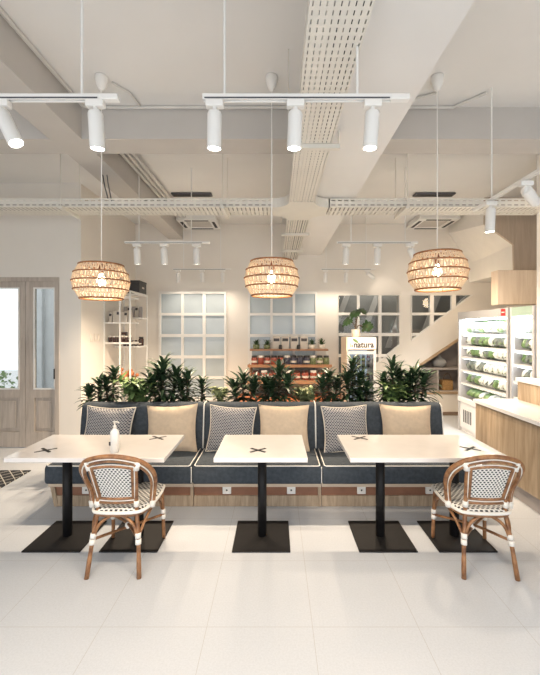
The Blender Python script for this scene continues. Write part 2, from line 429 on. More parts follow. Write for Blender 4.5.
slope_window(3, cols([(338.3, 356.7), (359.2, 378), (381, 398.6)]), z3, [w3[0], w3[1], w3[2], w3[5]], w3[5], w3[2], 'gridded clear window onto the staircase')
slope_window(4, cols([(411.4, 429.2), (433, 450.8), (455, 473)]), z3, [w4[0], w4[1], w4[2]][:3], w4[2], w4[1], 'triangular gridded window along the stair slope')
# staircase room behind the clear windows
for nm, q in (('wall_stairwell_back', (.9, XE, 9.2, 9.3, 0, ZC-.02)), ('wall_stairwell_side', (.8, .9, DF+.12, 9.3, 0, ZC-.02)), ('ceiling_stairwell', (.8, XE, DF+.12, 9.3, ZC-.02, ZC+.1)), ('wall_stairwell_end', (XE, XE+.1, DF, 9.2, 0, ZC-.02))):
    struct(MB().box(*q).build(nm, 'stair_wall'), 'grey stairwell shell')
stp = MB()
for i in range(11):
    x = 1.75 + i*.26; z = .35 + i*.19
    stp.box(x, x+.29, DF+.62, 8.5, z, z+.05)
stp.prism([(1.7, 0), (1.95, 0), (4.69, 2.15), (4.69, 2.5), (4.5, 2.55)], 8.5, 8.56, 'y')
tag(stp.build('staircase', 'stair_white'), 'pale open staircase rising behind the clear windows', 'staircase')
hr = MB()
for i in range(5):
    x = 1.2 + i*.75
    hr.prism([(x, 1.3), (x+.14, 1.3), (x+.75, 2.9), (x+.61, 2.9)], 8.9, 8.93, 'y')
tag(hr.build('banister', 'stair_white'), 'white slanted banister bars seen through the stair windows', 'banister')

# ------------------------------------------------------------------ entrance door
def door_leaf(n, x0, x1, gx0, gx1, label, handle):
    zt = 2.46
    hole_g = rect(gx0, gx1, .875, 2.36); hole_p = rect(gx0, gx1, .24, .74)
    d = struct(holed('door_%d' % n, rect(x0, x1, .012, zt), [hole_g, hole_p], 5.32, 5.37, 'door_wood'), label)
    MB().box(gx0, gx1, 5.345, 5.35, .875, 2.36).build('glass', 'clear_glass', d)
    MB().box(gx0, gx1, 5.338, 5.352, .24, .74).box(gx0+.05, gx1-.05, 5.325, 5.34, .29, .69).build('lower_panel', 'door_wood', d, bevel=.008)
    fr = holed('glazing_bead', rect(gx0-.012, gx1+.012, .863, 2.372), [rect(gx0+.008, gx1-.008, .883, 2.352)], 5.312, 5.33, 'white_paint', d)
    if handle:
        MB().box(x1-.02, x1-.001, 5.295, 5.319, 1.02, 1.17).build('hinge', 'black_metal', d)
    return d
fx = MB().box(DX1-.06, DX1, 5.29, 5.42, 0, DZ).box(DX0, DX0+.06, 5.29, 5.42, 0, DZ).box(DX0+.06, DX1-.06, 5.29, 5.42, DZ-.06, DZ)
struct(fx.build('trim_6', 'door_wood'), 'wood frame around the double door')
door_leaf(1, -4.655, -3.705, -4.5, -3.80, 'wider wooden door leaf with tall glass', False)
door_leaf(2, -3.70, -3.253, -3.57, -3.29+.02, 'narrow wooden door leaf with tall glass', True)
# outdoors beyond the glass
struct(MB().box(-14, -2.97, 5.42, 16, -.12, -.06).build('ground', 'outside_ground'), 'pale paving outside the door')
struct(MB().box(-4.70, -2.97, 7.3, 7.4, -.1, 3.2).box(-4.85, -4.70, 7.22, 7.42, -.1, 3.2).build('wall_porch', 'outside_wall'), 'grey porch wall outside the door')
pw = MB().box(-5.36, -5.28, 6.6, 6.68, -.1, 2.9).box(-5.9, -5.28, 6.6, 6.68, 2.62, 2.7).box(-5.9, -5.28, 6.6, 6.68, .55, .62)
tag(pw.build('porch_screen', 'white_paint'), 'white framed porch opening seen through the wide door glass', 'frame')
rnd = random.Random(4)
def bush(name, loc, r, n, mat, label):
    m = MB()
    for i in range(n):
        a, e, q = rnd.uniform(0, 6.28), rnd.uniform(-.2, 1.3), r*rnd.uniform(.5, 1)
        p = Vector((q*math.cos(a)*math.cos(e), q*math.sin(a)*math.cos(e), max(.02, q*math.sin(e)+r*.3)))
        u = Vector((rnd.uniform(-1,1), rnd.uniform(-1,1), rnd.uniform(-.4,1))).normalized()*.09
        w = u.cross(Vector((rnd.uniform(-1,1), rnd.uniform(-1,1), rnd.uniform(-1,1)))).normalized()*.028
        m.add([p, p+u*.5+w, p+u, p+u*.5-w], [(0,1,2,3)])
    o = thing(name, loc, label, 'bush')
    m.build('foliage', mat, o); MB().tube([(0,0,0), (0,0,r*.8)], .02, 6).build('stem', 'bark', o)
bush('garden_bush', (-6.1, 7.6, -.06), .75, 420, 'leaf_light', 'green bush outside, seen low through the wide door glass')

# ------------------------------------------------------------------ small wall items
for i, px in enumerate((91.6, 95.3, 99.0)):
    d = -2.87*F/(px-CX)
    s = thing('wall_switch', (-2.868, d, 1.625), ['cream wall switch closest to the entrance on the side wall', 'middle one of the three cream wall switches', 'cream wall switch closest to the display rack'][i], 'switch', 'wall switches on the side wall')
    MB().box(0, .012, -.04, .04, -.06, .06).build('plate', 'switch_white', s, bevel=.003)
    MB().box(.012, .018, -.015, .015, -.03, .03).build('rocker', 'lid_white', s)

# rug
tag(MB().box(-4.6, -3.03, 2.9, 4.45, .001, .012).build('doormat_rug', 'rug_lattice'), 'black rug with pale diamond lattice on the tiles by the door', 'rug')

# ------------------------------------------------------------------ perforated cable tray
def plate(mb, x0, x1, y0, y1, z, slots):       # slots: function(u,v cell) already laid out by breaks
    xs, ys = slots
    vs = [(x, y, z) for y in ys for x in xs]; nx = len(xs); fs = []
    for j in range(len(ys)-1):
        for i in range(nx-1):
            if i % 2 == 1 and j % 2 == 1: continue
            fs.append((j*nx+i, j*nx+i+1, (j+1)*nx+i+1, (j+1)*nx+i))
    mb.add(vs, fs)
def breaks(a, b, n, frac):
    p = (b-a)/n; out = [a]
    for i in range(n): out += [a+p*(i+.5-frac/2), a+p*(i+.5+frac/2)]
    return out + [b]
ZT = 3.165
tray = thing('cable_tray', (.3, 4.31, ZT), 'cream perforated cable tray running under the ceiling in a cross', 'cable tray')
def loc(mb, name, mat='tray_metal', par=tray, **kw):   # build in world metres, then parent to the thing
    o = mb.build(name, mat, par, **kw); o.matrix_parent_inverse = Matrix.Translation(par.location).inverted(); return o
tx0, tx1, ty0, ty1 = .145, .428, 4.16, 4.46
def run_y(y0, y1, wd=.17, ln=.55):
    n = int((y1-y0)/.046); m = MB()
    plate(m, tx0, tx1, y0, y1, ZT, (breaks(tx0, tx1, 9, wd), breaks(y0, y1, n, ln)))
    for x in (tx0, tx1):
        ys, zs = breaks(y0, y1, n, .5), breaks(ZT, ZT+.1, 2, .2); nx = len(ys)
        vs = [(x, y, z) for z in zs for y in ys]
        fs = [(j*nx+i, j*nx+i+1, (j+1)*nx+i+1, (j+1)*nx+i) for j in range(len(zs)-1) for i in range(nx-1) if not (i % 2 == 1 and j % 2 == 1)]
        m.add(vs, fs)
    return m
def run_x(x0, x1):
    n = int((x1-x0)/.05); m = MB()
    plate(m, x0, x1, ty0, ty1, ZT, (breaks(x0, x1, n, .24), breaks(ty0, ty1, 2, .72)))
    n2 = int((x1-x0)/.075)
    for y in (ty0, ty1):
        xs, zs = breaks(x0, x1, n2, .62), breaks(ZT, ZT+.1, 2, .26); nx = len(xs)
        vs = [(x, y, z) for z in zs for x in xs]
        fs = [(j*nx+i, j*nx+i+1, (j+1)*nx+i+1, (j+1)*nx+i) for j in range(len(zs)-1) for i in range(nx-1) if not (i % 2 == 1 and j % 2 == 1)]
        m.add(vs, fs)
    return m
loc(run_y(-.9, 3.98), 'tray_run'); loc(run_y(4.64, 7.33, .42, .8), 'tray_run')
loc(run_x(XW+.02, -.03), 'tray_run'); loc(run_x(.625, 3.19), 'tray_run')
jx = MB(); fil = .18
def arc(cx, cy, a0, a1): return [(cx+fil*math.cos(R(a0+(a1-a0)*k/6)), cy+fil*math.sin(R(a0+(a1-a0)*k/6))) for k in range(7)]
out = arc(tx0-fil, ty0-fil, 90, 0) + arc(tx1+fil, ty0-fil, 180, 90) + arc(tx1+fil, ty1+fil, 270, 180) + arc(tx0-fil, ty1+fil, 0, -90)
jx.prism(out, ZT-.006, ZT-.002, 'z')
for seg in (out[0:7], out[7:14], out[14:21], out[21:28]):
    for p, q in zip(seg, seg[1:]): jx.add([(p[0], p[1], ZT-.002), (q[0], q[1], ZT-.002), (q[0], q[1], ZT+.1), (p[0], p[1], ZT+.1)], [(0,1,2,3)])
loc(jx, 'cross_junction')
for y in (2.76, 5.3, 6.4): loc(MB().box(tx0-.06, tx1+.06, y-.02, y+.02, ZT-.035, ZT-.002), 'hanger_bar')
for x in (-2.46, -.61, 1.5): loc(MB().box(x-.02, x+.02, ty0-.06, ty1+.06, ZT-.035, ZT-.002), 'hanger_bar')
for y in (2.76, 6.4):
    for x in (tx0-.05, tx1+.05):
        top = ZC if x < .25 else 3.275
        loc(MB().tube([(x, y, ZT-.03), (x, y, top)], .004, 6), 'hanger_rod')
for x in (-2.46, -.61, 1.5):
    for y in (ty0-.05, ty1+.05): loc(MB().tube([(x, y, ZT-.03), (x, y, ZC)], .004, 6), 'hanger_rod')
# unseen cables added as dark backing to shade the slots, then two drop cables
for k in range(7): loc(MB().tube([(tx0+.025+.038*k, -.85, ZT+.016), (tx0+.025+.038*k, 7.3, ZT+.016)], .0145, 6), 'cable', 'black_matte' if k > 4 else 'label_dark' if k % 2 else 'niche_grey')
for k in range(5): loc(MB().tube([(XW+.05, ty0+.06+.045*k, ZT+.05), (3.15, ty0+.06+.045*k, ZT+.05)], .013, 6), 'cable', 'niche_grey')
for k in range(2): loc(MB().tube(smooth_path([(-2.0-.05*k, ty0+.1, ZC-.32), (-1.99-.045*k, ty0+.12, 3.45), (-1.95-.03*k, ty0+.14, ZT+.05)], 5), .007, 6), 'cable', 'dark_steel')

# pipes along the side beam in the second bay
pp = thing('ceiling_pipe', (-1.78, 5.5, 3.78), 'bundle of thin pipes running along the side beam', 'pipe')
for k in range(3): loc(MB().cyl((-1.83+.07*k, 3.78, 3.84-.0*k), .022, 3.3, 10, 'y'), 'pipe', 'conduit', pp)

# surface conduits on the ceiling
cd = MB().tube([(-1.84, YB, 3.885), (-1.84, 3.44, 3.885), (-1.80, 3.46, 3.885), (1.7, 3.46, 3.885), (1.9, 3.25, 3.885)], .014, 8)
tag(cd.build('ceiling_conduit', 'conduit'), 'slim painted conduit turning along the front ceiling edge', 'conduit')
for x, lb in ((-1.42, 'short conduit branch leading to the ceiling rose over the table with the bottle'), (1.35, 'short conduit branch leading to the ceiling rose over the table by the counter')):
    tag(MB().tube([(x, 3.12, 3.89), (x+.1, 3.25, 3.885), (x+.12 if x < 0 else x-.3, 3.44, 3.885)], .01, 8).build('lamp_conduit', 'conduit'), lb, 'conduit', 'lamp conduits')

# round dark vents and the two cassettes
for i, (x, y) in enumerate(((-1.33, 5.70), (2.50, 5.70))):
    v = thing('slot_vent', (x, y, ZC), ['dark slot vent in the ceiling on the entrance half, above the cross tray', 'dark slot vent in the ceiling on the stair half, above the cross tray'][i], 'vent', 'ceiling slot vents')
    MB().box(-.32, .32, -.07, .07, -.03, 0).build('frame', 'dark_steel', v, bevel=.02)
    MB().box(-.29, .29, -.045, -.01, -.034, -.028).box(-.29, .29, .01, .045, -.034, -.028).build('slot', 'black_matte', v)
def cassette(x0, x1, y0, y1, label):
    c = thing('ceiling_air_conditioner', ((x0+x1)/2, (y0+y1)/2, ZC-.07), label, 'air conditioner', 'ceiling cassettes')
    hx, hy = (x1-x0)/2, (y1-y0)/2; m = MB()
    for a, b, e, g in ((-hx, hx, -hy, -hy*.62), (-hx, hx, hy*.62, hy), (-hx, -hx*.62, -hy*.62, hy*.62), (hx*.62, hx, -hy*.62, hy*.62)): m.box(a, b, e, g, -.045, 0)
    m.build('panel', 'white_metal', c, bevel=.008)
    MB().box(-hx*.6, hx*.6, -hy*.6, hy*.6, -.03, 0).build('intake_grille', 'beam_paint', c)
    MB().box(-hx*.93, hx*.93, -hy*.93, hy*.93, 0, .07).build('housing', 'white_metal', c)
    for nm, q in (('vane', (-hx*.6, hx*.6, -hy*.88, -hy*.74)), ('vane', (-hx*.6, hx*.6, hy*.74, hy*.88)), ('vane', (-hx*.88, -hx*.74, -hy*.6, hy*.6)), ('vane', (hx*.74, hx*.88, -hy*.6, hy*.6))):
        MB().box(*q, -.05, -.045).build(nm, 'black_matte', c)
cassette(-1.86, -1.12, 6.68, 7.33, 'square air conditioner cassette in the ceiling near the entrance side beam')
cassette(2.64, 3.40, 6.62, 7.33, 'square air conditioner cassette in the ceiling near the stair flight')

# ------------------------------------------------------------------ track lighting
ZK = 2.90
def track(name, p0, p1, rods, label, ztop=ZC, hi=None):
    p0, p1 = Vector(p0), Vector(p1); t = thing(name, (p0+p1)/2, label, 'track', 'ceiling lighting tracks')
    d = (p1-p0); ax = d.length; rz = math.atan2(d.y, d.x); t.rotation_euler = (0,0,rz)
    m = MB()
    m.box(-ax/2, ax/2, -.016, .016, .008, .020).box(-ax/2, ax/2, -.016, -.008, -.006, .008).box(-ax/2, ax/2, .008, .016, -.006, .008)
    m.build('rail', 'white_metal', t)
    MB().box(-ax/2+.01, ax/2-.01, -.0175, -.0162, -.004, .003).build('conductor', 'dark_steel', t)
    MB().box(ax/2-.002, ax/2+.09, -.018, .018, -.007, .021).build('end_feed', 'white_paint', t, bevel=.004)
    for q in rods:
        zt = hi(q) if hi else ztop
        MB().tube([(q*ax-ax/2, 0, .015), (q*ax-ax/2, 0, zt-ZK)], .0065, 10).build('rod', 'white_metal', t)
    return t
def spot(x, y, label, tilt=0, yaw=0, rad=.036, length=.17, lens='lens_glow', group=None, power=0, cone=105, aim=(0,0), col=(1,.79,.58)):
    s = thing('track_spotlight', (x, y, ZK-.006), label, 'spotlight', group)
    k = rad/.037
    MB().box(-.045*k, .045*k, -.02*k, .02*k, -.035*k, 0).build('adapter', 'white_paint', s, bevel=.004)
    MB().tube([(0,0,-.03*k), (0,0,-.075*k)], .012*k, 8).box(-.022*k, -.016*k, -.012*k, .012*k, -.1*k, -.05*k).box(.016*k, .022*k, -.012*k, .012*k, -.1*k, -.05*k).build('yoke', 'white_metal', s)
    body = MB().lathe([(rad*.9, 0), (rad, -.01), (rad, -length), (rad*.9, -length-.004), (rad*.86, -length+.02)], 24).build('body', 'white_metal', s, smooth=True)
    body.data.set_sharp_from_angle(angle=R(40))
    body.location = (0,0,-.06*k); body.rotation_euler = (R(aim[0]), R(aim[1]), 0)
    MB().lathe([(rad*.86, -length-.001), (.002, -length-.004)], 20).build('lens', lens, body)
    if power:
        l = bpy.data.lights.new('spot_light', 'SPOT'); l.energy = power; l.spot_size = R(cone); l.spot_blend = .8
        l.shadow_soft_size = .03; l.color = col
        lo = bpy.data.objects.new('spot_light', l); COL.objects.link(lo); lo.parent = body; lo.location = (0,0,-length-.02)
    return s
yF = 1.80
SPF, SPM, SPR = 60, 235, 18
def X(px, d): return (px-CX)*d/F
track('lighting_track', (-2.6, yF, ZK), (X(101, yF), yF, ZK), (.30, .945), 'white lighting track above the entrance end, with two spotlights', hi=lambda q: ZC)
track('lighting_track', (X(203, yF), yF, ZK), (X(391, yF), yF, ZK), (.115, .82), 'white lighting track crossing under the cable tray, with three spotlights', hi=lambda q: ZC if q < .5 else 3.275)
g = 'spotlights on the closest tracks'
spot(X(1, yF), yF, 'tilted spotlight at the cut-off end of the closest entrance-side track', aim=(0, -26), group=g, power=SPF, col=(1,.86,.68))
spot(X(95.5, yF), yF, 'bright upright spotlight at the tip of the closest entrance-side track', aim=(7, 0), group=g, power=SPF)
spot(X(214.7, yF), yF, 'upright spotlight nearest the pendant cord on the track below the cable tray', aim=(6, 2), group=g, power=SPF)
spot(X(295.5, yF), yF, 'bright spotlight directly below the cable tray', aim=(6, 2), group=g, power=SPF)
spot(X(372.5, yF), yF, 'bright spotlight by the feed end of the track below the boxed beam', aim=(5, 3), group=g, power=SPF)
yM = 4.79
track('lighting_track', (X(125, yM), yM, ZK), (X(203, yM), yM, ZK), (.18, .85), 'white lighting track hanging behind the cross tray on the entrance half')
track('lighting_track', (X(337, yM), yM, ZK), (X(411, yM), yM, ZK), (.19, .92), 'white lighting track hanging behind the cross tray on the stair half')
g = 'spotlights on the middle tracks'
for px, lb, am in ((137, 'small spotlight nearest the display rack on the middle track', (8, 0)), (164, 'small spotlight at the centre of the middle track on the entrance half', (8, 0)), (196.5, 'small spotlight next to the rod near the woven centre pendant, middle track', (8, 0)),
                   (346, 'small upright spotlight nearest the boxed beam on the middle track', (8, 0)), (377.5, 'small upright spotlight at the centre of the stair-half middle track', (8, 0)), (410, 'small tilted spotlight beside the cassette at the end of the middle track', (10, -28))):
    spot(X(px, yM), yM, lb, aim=am, lens='lens_glow_small', group=g, power=SPM, cone=125, rad=.044, length=.2, col=(1,.79,.57))
yR = 6.9
track('lighting_track', (X(173, yR), yR, ZK), (X(226, yR), yR, ZK), (.2, .9), 'short lighting track by the far wall, above the window nearest the entrance')
track('lighting_track', (X(321, yR), yR, ZK), (X(371, yR), yR, ZK), (.1, .9), 'short lighting track by the far wall, above the stair window')
g = 'spotlights on the far tracks'
for px, lb, am in ((178, 'tiny far spotlight nearest the display rack', (12, 0)), (202, 'tiny far spotlight at the centre above the frosted window', (12, 0)), (222.5, 'tiny far spotlight nearest the centre pendant, above the frosted window', (12, 0)),
                   (325.5, 'tiny far spotlight nearest the end of the cable tray', (12, 0)), (346, 'tiny far spotlight at the centre above the stair window', (12, 0)), (367.5, 'tiny far spotlight tilted sideways above the stair window', (20, -60))):
    spot(X(px, yR), yR, lb, aim=am, lens='lens_glow_small', group=g, power=SPR if px < 360 else 5, cone=140, rad=.04, length=.17, col=(1,.85,.68))
track('lighting_track', (1.92, 2.1, ZK), (1.92, 3.40, ZK), (.2, .85), 'lighting track running away from the viewer above the wood counter')
spot(1.92, 3.22, 'white spotlight hanging straight at the far end of the counter track', aim=(4, 0), group='spotlights above the counter', power=60, rad=.04, length=.2)
spot(1.93, 2.78, 'white spotlight turned sideways on the counter track', aim=(35, -70), group='spotlights above the counter', power=90, rad=.04, length=.2)

# ------------------------------------------------------------------ rattan pendants
def prof(z):                                   # radius of the shade at height z (0..0.33)
    P = [(0, .176), (.03, .196), (.08, .226), (.14, .240), (.19, .239), (.24, .226), (.29, .203), (.325, .182)]
    for (a, ra), (b_, rb) in zip(P, P[1:]):
        if z <= b_: return ra + (rb-ra)*(z-a)/(b_-a)
    return P[-1][1]
def pendant(x, y, z0, label, scale=1.0):
    p = thing('woven_pendant_lamp', (x, y, z0), label, 'pendant lamp', 'woven pendant lamps over the tables')
    p.scale = (1,1,1)
    rings = [0, .085, .165, .245, .325]
    sh = None
    wv = MB(); N = 66
    for k in range(4):
        za, zb = rings[k], rings[k+1]
        for i in range(N):
            sgn = 1 if i % 2 else -1
            a0 = 2*math.pi*(i - .28*sgn)/N; a1 = a0 + sgn*2*math.pi*.56/N; ring = []
            for t in (0, .33, .67, 1):                 # flat cane strip, a few millimetres thick
                z = za+(zb-za)*t; a = a0+(a1-a0)*t; r = prof(z); w = .0062/r
                ring.append([((r+dr)*math.cos(a+dw), (r+dr)*math.sin(a+dw), z) for dr, dw in ((0, -w), (0, w), (.003, w), (.003, -w))])
            fs = [(j*4+q, j*4+(q+1) % 4, j*4+4+(q+1) % 4, j*4+4+q) for j in range(3) for q in range(4)]
            wv.add([v for g_ in ring for v in g_], fs)
    shade = wv.build('lamp_shade', 'straw', p)
    for j, z in enumerate(rings):
        rr = .009 if j in (0, 4) else .007
        MB().tube([((prof(z)+.004)*math.cos(2*math.pi*k/48), (prof(z)+.004)*math.sin(2*math.pi*k/48), z) for k in range(48)], rr, 6, closed=True).build('hoop', 'straw_dark', shade, smooth=True)
    shade.scale = (.95*scale, .95*scale, .89*scale)
    sp_ = MB()
    for k in range(4):
        a = math.pi*k/4
        sp_.tube([(.182*math.cos(a), .182*math.sin(a), .325), (-.182*math.cos(a), -.182*math.sin(a), .325)], .004, 5)
    sp_.build('top_spoke', 'straw_dark', shade)
    MB().lathe([(.012, .295), (.022, .285), (.024, .225), (.018, .215)], 16).build('bulb_holder', 'bulb_holder', p, smooth=True)
    MB().lathe([(.012, .215), (.018, .20), (.034, .162), (.037, .145), (.031, .122), (.015, .11), (.002, .107)], 20).build('bulb', 'bulb_glow', p, smooth=True)
    MB().tube([(0,0,.285), (0,0,ZC-z0-.05)], .0045, 6).build('cord', 'white_paint', p)
    MB().lathe([(.050, ZC-z0), (.052, ZC-z0-.012), (.046, ZC-z0-.06), (.026, ZC-z0-.11), (.008, ZC-z0-.125)], 20).build('ceiling_rose', 'white_paint', p, smooth=True)
    l = bpy.data.lights.new('bulb_light', 'POINT'); l.energy = 12; l.color = (1, .82, .62); l.shadow_soft_size = .05
    lo = bpy.data.objects.new('bulb_light', l); COL.objects.link(lo); lo.parent = p; lo.location = (0,0,.10)
    return p
pendant(X(101.5, 3.06), 3.06, XZ(0, 297.5, 2.95)[1], 'round woven pendant lamp above the table with the pump bottle', .98)
pendant(X(271.7, 3.06), 3.06, XZ(0, 294.5, 2.95)[1], 'round woven pendant lamp above the small middle table')
pendant(X(437.3, 3.06), 3.06, XZ(0, 288, 2.95)[1], 'round woven pendant lamp above the table by the counter', 1.04)

# ------------------------------------------------------------------ tables
TZ = .76
def table(x0, x1, legs, marks, label):
    y0, y1 = 2.773, 3.39; cx, cy = (x0+x1)/2, (y0+y1)/2
    t = thing('cafe_table', (cx, cy, 0), label, 'table', 'pedestal tables in front of the sofa')
    top = MB().box(x0-cx, x1-cx, y0-cy, y1-cy, TZ-.036, TZ).build('tabletop', 'quartz', t, bevel=.004)
    for mx_, my in marks:
        m = MB()
        for a in (38, -38):
            u = Vector((math.cos(R(a)), math.sin(R(a)), 0)); w = Vector((-u.y, u.x, 0)); c = Vector((mx_-cx, my-cy, TZ))
            q = [c+u*.08+w*.0125, c-u*.08+w*.0125, c-u*.08-w*.0125, c+u*.08-w*.0125]; z = .0012 if a > 0 else .0016
            m.add([v+Vector((0,0,z)) for v in q], [(0,1,2,3)])
        m.build('cross_mark', 'black_matte', top)
    for lx in legs:
        MB().box(lx-cx-.23, lx-cx+.23, 2.82-cy, 3.275-cy, 0.0005, .012).build('base_plate', 'black_metal', t, bevel=.004)
        MB().lathe([(.0375, .011), (.0375, TZ-.045)], 24, (lx-cx, 3.05-cy, 0)).build('pole', 'black_metal', t, smooth=True)
        MB().box(lx-cx-.17, lx-cx+.17, 3.05-cy-.17, 3.05-cy+.17, TZ-.048, TZ-.037).build('top_bracket', 'black_metal', t)
    return t
table(-2.10, -.862, (-1.767, -1.16), ((-1.885, 2.95), (-1.077, 3.285)), 'long white table with a pump bottle on it')
table(-.482, .245, (-.117,), ((-.147, 2.95),), 'small white table with one cross, in the middle')
table(.572, 1.815, (.883, 1.51), ((.764, 3.285), (1.613, 2.99)), 'long white table closest to the wood counter')
# pump bottle
pb = thing('pump_bottle', (-1.304, 2.91, TZ), 'white pump bottle standing on the long table by the entrance', 'bottle')
MB().lathe([(.030, 0), (.0345, .004), (.0345, .155), (.030, .172), (.014, .186), (.012, .195)], 24).build('body', 'bottle_white', pb, smooth=True)
MB().lathe([(.0135, .193), (.0135, .213), (.006, .215), (.006, .24)], 14).build('pump_collar', 'lid_white', pb, smooth=True)
MB().tube([(-.012, 0, .243), (.006, 0, .246), (.036, -.005, .238)], .0065, 8).build('pump_nozzle', 'lid_white', pb, smooth=True)
MB().box(-.0345, -.02, -.029, -.027, .06, .09).build('sticker', 'label_dark', pb)

# ------------------------------------------------------------------ bistro chairs
def grid_surface(fn, nu, nv, thick_dir=None):
    m = MB(); vs = []; uv = []
    for j in range(nv+1):
        for i in range(nu+1):
            u, v = i/nu, j/nv; vs.append(fn(u, v)); uv.append((u, v))
    fs = [(j*(nu+1)+i, j*(nu+1)+i+1, (j+1)*(nu+1)+i+1, (j+1)*(nu+1)+i) for j in range(nv) for i in range(nu)]
    m.add(vs, fs, uv); return m
def bistro_chair(x, y, rz, label):
    c = thing('bistro_chair', (x, y, 0), label, 'chair', 'woven bistro chairs')
    c.rotation_euler = (0,0,rz)
    def post(s, t):                            # rear leg and back post, t = 0 floor .. 1 top
        pts = [(s*.184, 0, 0), (s*.162, .045, .26), (s*.138, .075, .48), (s*.150, .035, .66), (s*.165, -.015, .81)]
        return smooth_path(pts, 5)
    for s in (-1, 1):
        leg = MB().tube(post(s, 0), [.0145+.002*(i < 3) for i in range(21)], 10).build('leg', 'cane', c, smooth=True)
        for zc, yy, xx in ((.235, .041, .164), (.275, .047, .160)):
            MB().tube([(s*(xx+.001), yy-.003, zc-.017), (s*(xx-.001), yy+.003, zc+.017)], .0205, 12).build('leg_binding', 'white_piping', leg, smooth=True)
        MB().tube([(s*.139, .074, .475), (s*.141, .068, .515)], .0195, 12).build('leg_binding', 'white_piping', leg, smooth=True)
        MB().tube([(s*.161, 0.0, .765), (s*.178, -.004, .825)], .023, 12).build('leg_binding', 'white_piping', leg, smooth=True)
    for s in (-1, 1):
        leg = MB().tube(smooth_path([(s*.212, .485, 0), (s*.207, .478, .22), (s*.200, .465, .44)], 5), .0145, 10).build('leg', 'cane', c, smooth=True)
        for zc in (.19, .235):
            MB().tube([(s*.2085, .480, zc-.017), (s*.2075, .478, zc+.017)], .020, 12).build('leg_binding', 'white_piping', leg, smooth=True)
    # outer hoop : one bent cane from seat side over the back to the other seat side
    half = [(.222, .165, .43), (.238, .165, .55), (.257, .115, .665), (.247, .05, .755), (.190, -.005, .825), (.10, -.034, .860)]
    hoop = [(a, b_, z) for a, b_, z in half] + [(0, -.042, .872)] + [(-a, b_, z) for a, b_, z in half[::-1]]
    hp = MB().tube(smooth_path(hoop, 6), .0165, 10).build('arm_hoop', 'cane', c, smooth=True)
    half2 = [(.214, .155, .44), (.222, .150, .55), (.236, .102, .645), (.223, .050, .728), (.176, -.002, .792), (.095, -.028, .826)]
    hoop2 = half2 + [(0, -.034, .839)] + [(-a, b_, z) for a, b_, z in half2[::-1]]
    MB().tube(smooth_path(hoop2, 6), .0125, 8).build('inner_hoop', 'cane', c, smooth=True)
    mid = [((p[0]+q[0])/2*1.0, (p[1]+q[1])/2-.012, (p[2]+q[2])/2) for p, q in zip(hoop, hoop2)]
    MB().tube(smooth_path(mid, 6), .0048, 6).build('hoop_piping', 'white_piping', c, smooth=True)
    for s in (-1, 1): MB().tube([(s*.219, .162, .43), (s*.227, .163, .475)], .024, 12).build('arm_binding', 'white_piping', hp, smooth=True)
    # back panel
    def edge(v):
        z = .535 + v*.265; hw = .112 + .024*v; yb = .070 - .085*v
        return z, hw, yb
    def back(u, v):
        z, hw, yb = edge(v); s = 2*u-1
        z = z - (.022*s*s)*v
        return (s*hw, yb - .016*(1-s*s) + .002, z)
    MB2 = grid_surface(back, 14, 14)
    wb = MB2.build('woven_back', 'weave', c, smooth=True)
    sd = wb.modifiers.new('t', 'SOLIDIFY'); sd.thickness = .006; sd.offset = 0
    rim = [back(u/10, 0) for u in range(11)] + [back(1, v/10) for v in range(1, 11)] + [back(1-u/10, 1) for u in range(1, 11)] + [back(0, 1-v/10) for v in range(1, 10)]
    MB().tube([(p[0]*1.04, p[1]-.002, p[2]) for p in rim], .0115, 8, closed=True).build('back_frame', 'cane', c, smooth=True)
    MB().tube([(p[0]*1.16, p[1]-.006, .672+(p[2]-.672)*1.10) for p in rim], .0042, 6, closed=True).build('back_piping', 'white_piping', c, smooth=True)
    MB().tube([(-.14, .072, .505), (0, .060, .505), (.14, .072, .505)], .0125, 8).build('back_rail', 'cane', c, smooth=True)
    # seat
    outl = [(-.135, .062), (-.18, .10), (-.212, .20), (-.222, .32), (-.215, .44), (-.195, .50), (-.10, .522), (0, .527), (.10, .522), (.195, .50), (.215, .44), (.222, .32), (.212, .20), (.18, .10), (.135, .062), (0, .05)]
    ring = smooth_path([(a, b_, 0) for a, b_ in outl], 3, closed=True)
    m = MB(); n = len(ring); cen = Vector((0, .29, 0))
    layers = [(1.0, .437), (1.0, .452), (.93, .462), (.6, .458), (.3, .456)]
    vs, uv = [], []
    for k, z in layers:
        for p in ring:
            q = cen + (p-cen)*k; vs.append((q.x, q.y, z)); uv.append(((q.x+.23)/.46, (q.y-.04)/.5))
    vs.append((0, .29, .456)); uv.append((.5, .5)); vs.append((0, .29, .437)); uv.append((.5, .5))
    fs = [(l*n+i, l*n+(i+1) % n, (l+1)*n+(i+1) % n, (l+1)*n+i) for l in range(len(layers)-1) for i in range(n)]
    L = len(layers)-1
    fs += [(L*n+i, L*n+(i+1) % n, len(vs)-2) for i in range(n)] + [((i+1) % n, i, len(vs)-1) for i in range(n)]
    m.add(vs, fs, uv); m.build('seat', 'weave_seat', c, smooth=True)
    MB().tube([(p.x*1.015, .29+(p.y-.29)*1.015, .436) for p in ring], .0125, 8, closed=True).build('seat_binding', 'white_piping', c, smooth=True)
    MB().tube([(p.x*.97, .29+(p.y-.29)*.97, .415) for p in ring], .0125, 8, closed=True).build('seat_frame', 'cane', c, smooth=True)
    # braces and stretchers
    MB().tube(smooth_path([(-.160, .045, .25), (-.125, .055, .345), (-.055, .065, .402), (0, .066, .412), (.055, .065, .402), (.125, .055, .345), (.160, .045, .25)], 5), .0115, 8).build('arch_brace', 'cane', c, smooth=True)
    MB().tube(smooth_path([(-.205, .478, .21), (-.17, .485, .33), (-.07, .50, .398), (0, .502, .405), (.07, .50, .398), (.17, .485, .33), (.205, .478, .21)], 5), .0105, 8).build('arch_brace', 'cane', c, smooth=True)
